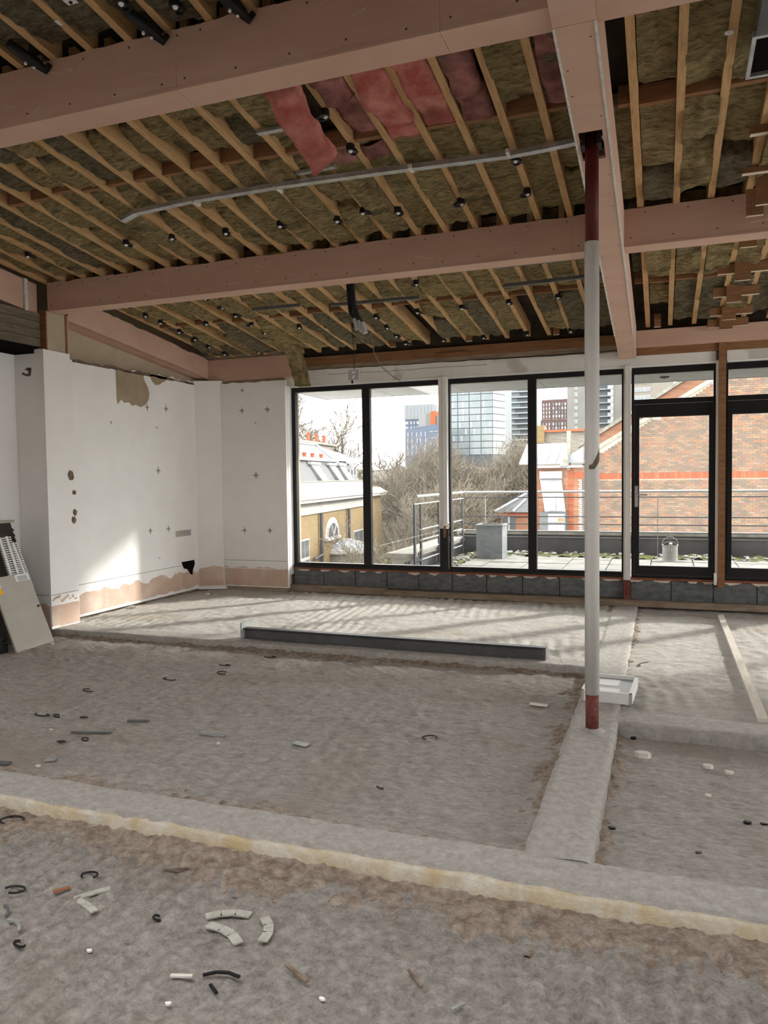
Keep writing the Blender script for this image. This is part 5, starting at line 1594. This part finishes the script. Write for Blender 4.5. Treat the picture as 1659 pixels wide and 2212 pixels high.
# lower wing on the left with the glazed bay
WY = 27.9
wg = empty('brick_wing', (-3.6, 28, -8), 'lower brick wing with a tall glazed bay and a lead roof', 'building')
MB().box(-4.42, -2.62, WY, WY + .4, -8, 1.78).build('wing_wall', 'brick_red_far', wg)
bb = MB()
for k in range(42):
    z = -1.1 + k * .075 * 1.0
    if z > 1.7:
        break
    for xx in (-4.30, -3.06):
        bb.box(xx - .09, xx + .09, WY - .015, WY, z, z + .063)
bb.build('quoin_bricks', 'brick_red', wg)
b = MB()
for k in range(40):
    z = -1.1 + k * .075
    if z < 1.35:
        b.box(-2.80 + (.03 if k % 2 else 0), -2.68, WY - .02, WY, z, z + .05)
b.build('toothed_reveal', 'mortar_pale', wg)
MB().box(-2.69, -2.62, WY - .01, WY + .02, -1, 1.38).build('side_window', 'pane_dark', wg)
MB().box(-2.95, -2.62, WY - .02, WY, 1.40, 1.62).build('red_lintel', 'brick_red', wg)
gl = MB().prism([(-4.15, WY - .1, 1.38), (-3.38, WY - .1, 1.38), (-3.20, WY - .5, .22), (-3.92, WY - .5, .22)], (0, .08, 0)).build('bay_glass', 'lead', wg)
MB().prism([(-3.96, WY - .13, 1.22), (-3.62, WY - .13, 1.22), (-3.53, WY - .54, .26), (-3.80, WY - .54, .26)], (0, .02, 0)).build('bright_pane', 'stucco', gl)
MB().prism([(-3.60, WY - .13, 1.22), (-3.44, WY - .13, 1.22), (-3.26, WY - .54, .26), (-3.50, WY - .54, .26)], (0, .02, 0)).build('pale_pane', 'tower_glass_white', gl)
MB().box(-4.15, -3.35, WY - .22, WY + .1, 1.40, 1.66).build('lead_hood', 'lead', wg)
MB().box(-4.1, -3.18, WY - .55, WY, -8, .20).build('bay_base', 'slate', wg)
MB().box(-3.80, -3.22, WY - .57, WY - .55, -.16, .14).build('bay_panel', 'tower_glass_white', wg)
MB().box(-3.80, -3.22, WY - .57, WY - .55, -.75, -.22).build('bay_panel', 'tower_glass_white', wg)
MB().box(-3.45, -3.24, WY - .58, WY - .57, -.13, .0).build('yellow_notice', 'brick_far', wg)
MB().box(-4.5, -2.62, WY - .25, WY + .3, 1.78, 1.86).build('eaves_flashing', 'lead', wg)
zn = MB().hexa([(-4.9, WY - .1, 1.92), (-3.35, WY - .1, 1.92), (-3.25, WY + 1.6, 2.68), (-4.9, WY + 1.6, 2.68), (-4.9, WY - .1, 1.97), (-3.35, WY - .1, 1.97), (-3.25, WY + 1.6, 2.73), (-4.9, WY + 1.6, 2.73)]).build('zinc_roof', 'lead', wg)
for x in (-4.6, -4.25, -3.9, -3.55):
    MB().bar((x - .03, WY - .1, 1.98), (x + .02, WY + 1.6, 2.74), .03, .05).build('standing_seam', 'zinc', zn)
MB().prism([(-3.30, WY - .1, 1.95), (-2.62, WY - .1, 1.95), (-2.62, WY - .1, 2.5), (-3.0, WY - .1, 2.3)], (0, .25, 0)).build('lead_valley', 'lead', wg)
MB().prism([(-3.42, WY - .35, 1.85), (-3.12, WY - .35, 1.85), (-3.12, WY - .35, 2.35), (-3.3, WY - .35, 2.1)], (0, .2, 0)).build('corbel', 'coping', wg)
MB().box(-3.2, -3.08, WY - .05, WY + .2, 1.7, 3.1).build('stone_pier', 'coping', wg)
# grey brick range behind the wing
gr = empty('grey_building', (-5, 40, -8), 'long grey brown brick range behind the lead roofs', 'building')
MB().box(-6.15, -1.5, 40, 43, -8, 3.75).build('wall', 'brick_grey_far', gr)
MB().box(-6.15, -1.5, 39.85, 40.1, 3.75, 3.86).build('parapet_band', 'tower_orange', gr)
MB().box(-6.12, -5.7, 39.7, 40.3, 3.2, 4.1).build('yellow_chimney', 'brick_far', gr)
MB().box(-4.95, -4.5, 39.95, 40.05, 2.4, 3.0).build('window', 'pane_dark', gr)

# pyramid-roofed pavilion
pv = empty('brick_pavilion', (-9.7, 55, -9), 'small brick pavilion with a slate pyramid roof', 'building')
MB().box(-11.1, -7.2, 55.2, 58.5, -9, -1.2).build('wall', 'brick_red_far', pv)
MB().box(-11.25, -7.1, 55.1, 55.3, -1.45, -1.15).build('eaves_band', 'brick_red', pv)
MB().add([(-11.5, 54.9, -1.12), (-6.8, 54.9, -1.12), (-6.8, 58.8, -1.12), (-11.5, 58.8, -1.12), (-9.0, 56.8, .42), (-8.6, 56.8, .42)], [(0, 1, 5, 4), (1, 2, 5), (2, 3, 4, 5), (3, 0, 4), (3, 2, 1, 0)]).build('pyramid_roof', 'slate', pv)
MB().tube([(-11.5, 54.88, -1.08), (-9.0, 56.75, .46)], .11, 6).tube([(-6.8, 54.88, -1.08), (-8.6, 56.75, .46)], .11, 6).tube([(-10.15, 54.85, -1.08), (-9.4, 56.0, -.2)], .09, 6).build('lead_hips', 'lead', pv)
wn = MB().box(-10.95, -10.0, 55.15, 55.25, -2.75, -1.42).build('window', 'pane_dark', pv)
MB().box(-10.55, -10.42, 55.12, 55.16, -2.75, -1.42).build('mullion', 'white_win', wn)

# ------------------------------------------------------------------ yellow brick house on the left
hd = Vector((-math.sin(R(7.7)), math.cos(R(7.7)), 0))
hn = Vector((hd.y, -hd.x, 0))
H0 = Vector((-17.97, 36.0, 0))


def HP(u, v, z):       # u along the facade, v inwards, z up
    q = H0 + hd * u - hn * v
    return (q.x, q.y, z)


def hbox(u0, u1, v0, v1, z0, z1):
    return MB().hexa([HP(u0, v0, z0), HP(u1, v0, z0), HP(u1, v1, z0), HP(u0, v1, z0), HP(u0, v0, z1), HP(u1, v0, z1), HP(u1, v1, z1), HP(u0, v1, z1)])


hs = empty('brick_house', HP(8, 4, -9), 'yellow brick town house with a white cornice and slate mansard roof', 'house')
hbox(-8, 17.3, 0, 9, -9, -.4).build('wall', 'brick_far', hs)
hbox(15.9, 19.5, -.12, 9, -9, .55).build('end_pier', 'brick_far', hs)
hbox(19.5, 21.5, .6, 9, -9, .9).build('rear_pier', 'brick_far', hs)
hbox(-8, 16, -.06, .3, -.4, .12).build('frieze', 'stucco', hs)
hbox(-8, 16, -.12, .3, -.45, -.36).build('string_course', 'stucco', hs)
hbox(-8, 17.5, -.28, .3, .12, .22).build('cornice_step', 'coping', hs)
hbox(-8, 19.3, -.55, .3, .22, .40).build('cornice', 'stucco', hs)
hbox(-8, 19.3, -.65, .3, .40, .50).build('cornice_lip', 'stucco', hs)
MB().hexa([HP(-8, -.6, .5), HP(19, -.6, .5), HP(19, .2, .5), HP(-8, .2, .5), HP(-8, -.1, .82), HP(19, -.1, .82), HP(19, .2, .82), HP(-8, .2, .82)]).build('weathering', 'stucco', hs)
hbox(-8, 15.5, 0.0, .5, .82, 1.32).build('parapet', 'stucco', hs)
hbox(-8, 15.5, -.05, .55, 1.32, 1.38).build('parapet_cap', 'coping', hs)
mans = MB().hexa([HP(-8, .7, 1.2), HP(16.2, .7, 1.2), HP(16.2, 8, 1.2), HP(-8, 8, 1.2), HP(-8, 1.3, 2.62), HP(15.0, 1.3, 2.62), HP(15.0, 8, 2.62), HP(-8, 8, 2.62)]).build('mansard', 'slate', hs)
hbox(-8, 11.8, 1.1, 1.5, 2.60, 2.80).build('mansard_curb', 'lead', hs)
rf = MB().add([HP(-8, 1.4, 2.70), HP(12.0, 1.4, 2.70), HP(24, 8.0, 2.9), HP(-8, 8, 2.70), HP(-8, 4.0, 3.9), HP(15.9, 4.0, 3.95)], [(0, 1, 5, 4), (1, 2, 5), (2, 3, 4, 5), (0, 4, 3)]).build('hip_roof', 'slate', hs)
MB().tube([HP(-8, 4.0, 3.95), HP(15.9, 4.0, 4.0)], .09, 6).tube([HP(15.9, 4.0, 3.98), HP(12.0, 1.35, 2.75)], .13, 6).build('lead_ridge', 'lead', hs)
MB().hexa([HP(10.5, 1.6, 2.72), HP(24, 1.6, 2.72), HP(24, 8, 2.72), HP(10.5, 8, 2.72), HP(15.9, 3.9, 3.93), HP(16.0, 3.9, 3.93), HP(16.2, 6, 3.93), HP(15.9, 6, 3.93)]).build('side_roof', 'slate', hs)
hbox(14, 17.3, 1.0, 1.2, 2.55, 2.72).build('dormer_gutter', 'white_win', hs)
for (u0, u1, u2, u3) in [(5.5, 6.95, 6.2, 7.4), (9.3, 10.6, 10.0, 11.25), (11.75, 13.05, 12.3, 13.65)]:
    s = MB().hexa([HP(u2, .55, 1.38), HP(u3, .55, 1.38), HP(u3, .9, 1.38), HP(u2, .9, 1.38), HP(u0, 1.05, 2.36), HP(u1, 1.05, 2.36), HP(u1, 1.4, 2.36), HP(u0, 1.4, 2.36)]).build('skylight', 'stucco', hs)
    hbox(u0 - .25, u1 + .2, .95, 1.5, 2.36, 2.52).build('skylight_hood', 'stucco', s)
w = hbox(13.95, 15.85, .95, 1.2, 1.42, 2.12).build('dormer_window', 'pane_dark', hs)
for u in (13.95, 14.85, 15.7):
    hbox(u, u + .18, .9, .95, 1.42, 2.12).build('glazing_bar', 'white_win', w)
# chimneys
ch = hbox(11.0, 22.6, 4.6, 5.6, 3.2, 4.22).build('chimney', 'brick_grey_far', hs)
hbox(10.8, 22.9, 4.4, 5.8, 4.16, 4.32).build('chimney_cap', 'coping', ch)
for u in (16.85, 18.85, 20.9):
    c = HP(u, 4.9, 4.30)
    MB().lathe(c, [(.17, 0), (.14, .08), (.12, .56), (.15, .60), (.15, .68)], 10).build('chimney_pot', 'terracotta', ch)
ch2 = hbox(5.2, 10.2, 1.2, 1.9, 2.4, 2.78).build('chimney', 'slate', hs)
for u in (5.9, 7.5, 9.35):
    c = HP(u, 1.6, 2.76)
    MB().lathe(c, [(.12, 0), (.11, .24), (.14, .26), (.14, .34)], 10).build('chimney_pot', 'terracotta', ch2)
# lunette
uc, rr_ = 6.1, 1.25
arc = [(uc + rr_ * math.cos(t), -2.02 + .98 * math.sin(t)) for t in np.linspace(0, math.pi, 16)]
ln = MB().prism([HP(u, -.02, z) for u, z in arc], hn * .06).build('arched_window', 'white_win', hs)
arc2 = [(uc + .98 * math.cos(t), -1.97 + .78 * math.sin(t)) for t in np.linspace(0, math.pi, 14)]
MB().prism([HP(u, -.09, z) for u, z in arc2], hn * .02).build('pane', 'pane_dark', ln)
for t in (math.pi * .33, math.pi * .66):
    MB().bar(HP(uc, -.12, -1.97), HP(uc + .95 * math.cos(t), -.12, -1.97 + .76 * math.sin(t)), .05, .09).build('glazing_bar', 'white_win', ln)
hbox(uc - 1.5, uc + 1.5, -.22, 0, -2.18, -2.02).build('sill', 'stucco', ln)
hoodarc = [(uc + 1.5 * math.cos(t), -2.02 + 1.18 * math.sin(t)) for t in np.linspace(0, math.pi, 16)] + [(uc + 1.25 * math.cos(t), -2.02 + .98 * math.sin(t)) for t in np.linspace(math.pi, 0, 16)]
MB().prism([HP(u, -.01, z) for u, z in hoodarc], hn * .03).build('brick_arch', 'pink_plaster', ln)
for (u0, u1, z0, z1) in [(.0, 1.6, -3.9, -1.75), (11.2, 13.8, -4.4, -2.05), (16.4, 17.6, -4.4, -.9), (-3.2, -1.6, -3.9, -1.75)]:
    w = hbox(u0, u1, -.03, .05, z0, z1).build('sash_window', 'white_win', hs)
    n = 2
    for i in range(n):
        for j in range(2):
            a = u0 + .12 + (u1 - u0 - .12) * i / n
            hbox(a, a + (u1 - u0 - .12) / n - .12, -.05, -.03, z0 + .1 + (z1 - z0) * j / 2, z0 + (z1 - z0) * (j + 1) / 2 - .08).build('pane', 'pane_dark', w)
for u, z0 in ((3.5, -9), (9.6, -2.5)):
    MB().tube([HP(u, -.15, -.45), HP(u, -.15, z0)], .10, 8).build('drain_pipe', 'rail_dark', hs)
MB().tube([HP(1.9, -.2, -2.95), HP(3.5, -.2, -2.85)], .09, 6).build('drain_pipe', 'rail_dark', hs)
# round glazed bay at the foot
cb_ = Vector(HP(7.3, -.6, 0))
by = empty('glazed_bay', (cb_.x, cb_.y, -9), 'round bay with a glazed conical roof at the foot of the house', 'bay')
prof = [(1.6, 0), (1.6, 5.9)]
MB().lathe((cb_.x, cb_.y, -9), [(1.62, 0), (1.62, 5.95)], 24).build('bay_wall', 'brick_grey_far', by)
MB().lathe((cb_.x, cb_.y, -3.05), [(1.8, 0), (1.8, .12), (1.72, .14), (1.72, .22), (1.64, .24)], 28).build('white_cornice', 'stucco', by)
cone = MB().lathe((cb_.x, cb_.y, -2.82), [(1.6, 0), (1.2, .25), (.15, .55)], 16).build('glass_cone', 'lead', by)
for k in range(10):
    t = 2 * math.pi * k / 10
    MB().tube([(cb_.x + 1.6 * math.cos(t), cb_.y + 1.6 * math.sin(t), -2.8), (cb_.x + 1.2 * math.cos(t), cb_.y + 1.2 * math.sin(t), -2.55), (cb_.x + .15 * math.cos(t), cb_.y + .15 * math.sin(t), -2.25)], .035, 4).build('glazing_rib', 'white_win', cone)

# ------------------------------------------------------------------ towers
def tower(name, loc, label, cat='tower'):
    return empty(name, loc, label, cat)


# glass tower: front face along X at Y=380, side face turning away
gt = tower('glass_tower', (-90, 380, -9), 'pale glass office tower with dark floor bands')
MB().prism([(-104.0, 380.3, -9), (-80.3, 380.3, -9), (-76.2, 392, -9), (-76.2, 410, -9), (-104, 410, -9)], (0, 0, 70)).build('core', 'tower_frame', gt)
fl = 3.42
for r in range(0, 12):
    z0 = 12.5 + r * fl
    for c, (a, b_) in enumerate([(-104, -98.4), (-98.2, -92.4), (-92.2, -86.3), (-86.1, -80.2)]):
        MB().box(a + .1, b_ - .1, 380.0, 380.25, z0 + .28, z0 + fl - .12).build('glass_panel', 'tower_glass', gt)
        if random.random() < .6:
            xx = random.uniform(a + .3, b_ - 1.6)
            MB().box(xx, xx + random.uniform(.5, 1.2), 379.95, 380.0, z0 + .28, z0 + fl - .12).build('blind', 'tower_glass_white', gt)
    s0 = Vector((-80.15, 380.2, 0))
    s1 = Vector((-76.05, 391.9, 0))
    MB().hexa([(s0.x, s0.y, z0 + .28), (s1.x, s1.y, z0 + .28), (s1.x + .1, s1.y, z0 + .28), (s0.x + .1, s0.y, z0 + .28), (s0.x, s0.y, z0 + fl - .12), (s1.x, s1.y, z0 + fl - .12), (s1.x + .1, s1.y, z0 + fl - .12), (s0.x + .1, s0.y, z0 + fl - .12)]).build('side_panel', 'tower_glass_white', gt)
bt = tower('balcony_tower', (-87, 480, -9), 'blue grey apartment tower with white curved balcony slabs')
MB().box(-96, -74, 482, 500, -9, 80).build('core', 'tower_glass', bt)
for r in range(18):
    z0 = 14 + r * 3.35
    pts = [(-96.5 + 22 * t, 482 - 2.6 * math.sin(math.pi * (.15 + .7 * t)), z0) for t in np.linspace(0, 1, 9)]
    MB().prism(pts + [(-74.5, 483, z0), (-96.5, 483, z0)], (0, 0, .7)).build('balcony_slab', 'slab_white', bt)
    MB().box(-86 + random.uniform(-2, 2), -75, 481.7, 482, z0 + .8, z0 + 3.0).build('window_band', 'tower_frame', bt)
    for x in (-95.4, -93.9, -92.2, -90.6):
        MB().box(x, x + .9, 481.8, 482, z0 + 1.0, z0 + 2.8).build('window', 'tower_glass_white', bt)
br = tower('brown_tower', (-78, 600, -9), 'plum brown tower with pale window grid')
MB().prism([(-88.5, 603, -9), (-80.5, 600, -9), (-62, 600, -9), (-62, 620, -9), (-88.5, 620, -9)], (0, 0, 69.5)).build('core', 'tower_brown', br)
MB().prism([(-92, 602.5, -9), (-80.5, 599, -9), (-62, 599, -9), (-62, 620, -9), (-92, 620, -9)], (0, 0, 54)).build('podium', 'tower_brown', br)
for r in range(8):
    z0 = 34 + r * 3.05
    y = 598.9 if z0 < 43 else 599.9
    MB().box(-80.5, -62, y - .3, y, z0 - .35, z0 - .05).build('floor_band', 'tower_band', br)
    MB().prism([(-90.5 if z0 < 43 else -88.4, y + 2.9, z0 - .35), (-80.6, y - .2, z0 - .35), (-80.6, y - .2, z0 - .05), (-90.5 if z0 < 43 else -88.4, y + 2.9, z0 - .05)], (0, .3, 0)).build('floor_band', 'tower_band', br)
    for c in range(8):
        x = -79.6 + c * 2.25
        MB().box(x, x + 1.25, y - .2, y, z0 + .3, z0 + 2.4).build('window', 'slab_white' if random.random() < .6 else 'far_glass', br)
    for c in range(3):
        x = -87.2 + c * 2.3
        MB().box(x, x + 1.0, y + 2.0 - c * .8, y + 2.2 - c * .8, z0 + .3, z0 + 2.4).build('window', 'slab_white', br)
MB().tube([(-84.6, 600, 62), (-83.4, 600, 68), (-82.2, 600, 80)], .25, 5).build('crane_mast', 'tower_frame', br)
ct = tower('concrete_tower', (-26, 320, -9), 'tall grey concrete tower with white balcony boxes')
MB().box(-36.6, -29.6, 320, 335, -9, 70).build('blank_wing', 'tower_conc', ct)
MB().box(-29.6, -20.2, 322, 335, -9, 70).build('balcony_bay', 'tower_frame', ct)
MB().box(-18.5, -10.5, 320, 335, -9, 70).build('blank_wing', 'tower_conc', ct)
MB().box(-29.8, -29.2, 319.6, 322, -9, 70).build('edge_fin', 'slab_white', ct)
for r in range(13):
    z0 = 14 + r * 2.75
    MB().box(-33.7, -32.4, 319.8, 320, z0 + .4, z0 + 2.0).build('stair_window', 'slab_white', ct)
    MB().box(-33.5, -32.9, 319.7, 319.8, z0 + .7, z0 + 1.8).build('stair_pane', 'far_glass', ct)
    MB().box(-29.2, -20.5, 320.6, 322, z0, z0 + .45).build('balcony_slab', 'tower_grey', ct)
    MB().box(-20.6, -18.4, 319.6, 322, z0, z0 + 1.55).build('balcony_box', 'slab_white', ct)
ft = tower('brick_flats', (-6, 300, -9), 'pale brick block of flats with white window bands', 'flats')
MB().box(-10.6, 4, 300, 312, -9, 37.5).build('wall', 'brick_grey_far', ft)
for r in range(5):
    z0 = 23.6 + r * 2.9
    w = MB().box(-10.0, -3.9, 299.8, 300, z0, z0 + 1.5).build('window_band', 'slab_white', ft)
    for x in (-9.7, -8.5, -7.3, -5.9, -4.8):
        MB().box(x, x + .85, 299.7, 299.8, z0 + .3, z0 + 1.25).build('pane', 'far_glass', w)
bw_ = tower('white_blue_tower', (-141, 450, -9), 'slim white and blue tower behind the tree tops')
MB().box(-150.2, -132.4, 450, 465, -9, 37.5).build('core', 'tower_blue', bw_)
MB().box(-150.4, -132.2, 449.5, 465, 37.5, 46.5).build('crown', 'tower_grey', bw_)
for c in range(8):
    MB().box(-149.6 + c * 2.2, -148.5 + c * 2.2, 449.3, 449.5, 38.2, 46.0).build('crown_fin', 'far_glass', bw_)
for r in range(6):
    z0 = 19 + r * 3.1
    for x, w in ((-150.0, 2.0), (-146.6, 1.0), (-144.5, .8), (-142.6, 2.4)):
        MB().box(x, x + w, 449.8, 450, z0, z0 + 1.7).build('window', 'slab_white', bw_)
ob = tower('orange_block', (-130, 430, -9), 'grey block with an orange corner beside the slim tower', 'block')
MB().box(-135, -127.6, 430, 445, -9, 39).build('wall', 'tower_grey', ob)
MB().box(-130.5, -127.6, 429.8, 430, -9, 39).build('grey_panel', 'tower_conc', ob)
MB().box(-127.6, -124.6, 429.5, 445, -9, 40.2).build('orange_corner', 'tower_orange', ob)
MB().box(-124.6, -119, 431, 445, -9, 37.5).build('rear_wing', 'tower_grey', ob)
bl = tower('blue_block', (-107, 350, -9), 'slate blue clad block low behind the trees', 'block')
MB().prism([(-116.6, 350, -9), (-98.4, 350, -9), (-98.4, 350, 27.2), (-116.6, 350, 25.0)], (0, 15, 0)).build('wall', 'tower_blue', bl)
for r in range(4):
    z0 = 12 + r * 3.0
    for c in range(8):
        x = -115.6 + c * 2.2 + random.uniform(-.3, .3)
        if c < 5:
            MB().box(x, x + .45, 349.8, 350, z0, z0 + 2.3).build('window', 'slab_white', bl)
        else:
            MB().box(x, x + 1.7, 349.8, 350, z0 + 1.6 + .1 * c, z0 + 1.95 + .1 * c).build('window', 'slab_white', bl)

# ------------------------------------------------------------------ trees and ground
gnd = MB().box(-700, 500, 14.5, 900, -10, -9).build('ground', 'ground')
tag(gnd, 'winter ground below the terrace running to the far towers', 'ground', kind='structure')


def grow(b, tw, p, d, L, r, depth, rnd, maxd):
    n = 4
    pts, rad = [p], [r]
    q = p
    for i in range(n):
        d = (d + Vector((rnd.uniform(-.2, .2), rnd.uniform(-.2, .2), rnd.uniform(-.12, .16)))).normalized()
        q = q + d * (L / n)
        pts.append(q)
        rad.append(max(.013, r * (1 - .4 * (i + 1) / n)))
    (b if depth < 3 else tw).tube(pts, rad, 6 if depth < 2 else (4 if depth < 3 else 3), False)
    if depth >= maxd:
        return
    k = rnd.choice([3, 4]) if depth else 6
    for j in range(k):
        t = rnd.uniform(.35, 1.0) if depth else rnd.uniform(.45, 1.0)
        a = pts[min(n, int(t * n) + (1 if j else 0))]
        ax = Vector((rnd.uniform(-1, 1), rnd.uniform(-1, 1), rnd.uniform(-.25, .55)))
        nd = (d * .75 + ax * .8).normalized()
        grow(b, tw, a, nd, L * rnd.uniform(.55, .78), max(.013, r * .6), depth + 1, rnd, maxd)


def make_tree(seed, h, r0, maxd, label, cat='tree', grp='bare winter trees below the terrace'):
    rnd = random.Random(seed)
    e = empty('bare_tree', (0, 0, 0), label, cat, grp)
    b, tw = MB(), MB()
    grow(b, tw, Vector((0, 0, 0)), Vector((0, 0, 1)), h * .42, r0, 0, rnd, maxd)
    b.build('branches', 'bark', e)
    tw.build('twigs', 'twig', e)
    return e


protos = [make_tree(s, h, r, d, 'bare tree', 'tree') for s, h, r, d in [(3, 12, .22, 6), (8, 12, .2, 6), (15, 12, .2, 6)]]
spots = [(-27.6, 62, 1.42, 'bare tree standing highest behind the slate roof of the house'), (-31.6, 56, 1.6, 'bare tree reaching in from the left edge of the first window'),
         (-18.2, 64, 1.0, 'bare tree right of the yellow house corner'), (-16.2, 55, 1.0, 'bare tree seen in the second pane from the left'),
         (-13.8, 47, .92, 'bare tree in front of the slim blue and white tower'), (-15.0, 66, 1.02, 'bare tree farther back in the second pane'),
         (-12.0, 60, .98, 'bare tree below the glass tower on its left'), (-12.9, 44, .86, 'bare tree just behind the side railing corner'),
         (-10.2, 68, 1.05, 'bare tree below the middle of the glass tower'), (-9.0, 72, 1.05, 'bare tree below the balcony tower'),
         (-13.6, 64, 1.0, 'bare tree far left of the brick pavilion roof'), (-12.6, 39, .76, 'nearest bare tree left of the side railing'),
         (-17.0, 72, 1.08, 'bare tree behind the chimney of the house'), (-24.5, 72, 1.25, 'bare tree low behind the hip roof'), (-11.8, 74, 1.05, 'farthest bare tree under the glass tower')]
for i, (x, y, s, lab) in enumerate(spots):
    if i < 3:
        o = protos[i]
    else:
        o = copy_tree(protos[i % 3])
    o['label'] = lab
    o['group'] = 'bare winter trees below the terrace'
    o.location = (x, y, -9)
    s = s if i < 3 else s * .88
    o.scale = (s, s, s)
    o.rotation_euler.z = random.uniform(0, 6.2)
    WO[o] = tuple(o.location)
# dense winter scrub between and behind the trees
def scrub(x0, x1, y, z0, top, n, seed, label):
    rnd = random.Random(seed)
    tw = MB()
    for _ in range(n):
        x = rnd.uniform(x0, x1)
        yy = y + rnd.uniform(-3, 3)
        zt = top + 1.2 * math.sin(x * .9 + seed) + rnd.uniform(-1.5, .6)
        z = z0 + (zt - z0) * rnd.random() ** .7
        d = Vector((rnd.uniform(-.7, .7), rnd.uniform(-.7, .7), rnd.uniform(.1, 1))).normalized() * rnd.uniform(.5, 1.3)
        p = Vector((x, yy, z))
        tw.tube([p, p + d * .5 + Vector((rnd.uniform(-.1, .1), 0, 0)), p + d], [.022, .016, .006], 3, False)
    o = tw.build('undergrowth', 'twig')
    tag(o, label, 'undergrowth', kind='stuff')


scrub(-22, -8, 62, -9, 3.0, 26000, 5, 'tangled bare brown scrub filling the view below the towers')
scrub(-15.3, -10.6, 46, -9, -.6, 7000, 6, 'nearer tangle of bare brown scrub behind the railings')
# distant wooded rise
nx = 240
X = np.linspace(-180, 120, nx)
rows_ = []
for (yy, zz) in ((95, -9), (95, -1), (97, 1.4), (104, 2.6), (130, 3.0)):
    p = np.stack([X, np.full(nx, yy), np.full(nx, zz)], 1)
    a = 0 if zz < 0 else 1
    rows_.append(np.stack([X, yy + fbm(p, .35, 4, 3) * 2 * a, zz + a * (fbm(p, .25, 4, 9, .6) * 1.0)], 1))
o = MB().grid(np.array(rows_)).build('treeline', 'treeline', smooth=False)
tag(o, 'distant brown winter tree belt below the towers', 'treeline', kind='stuff')
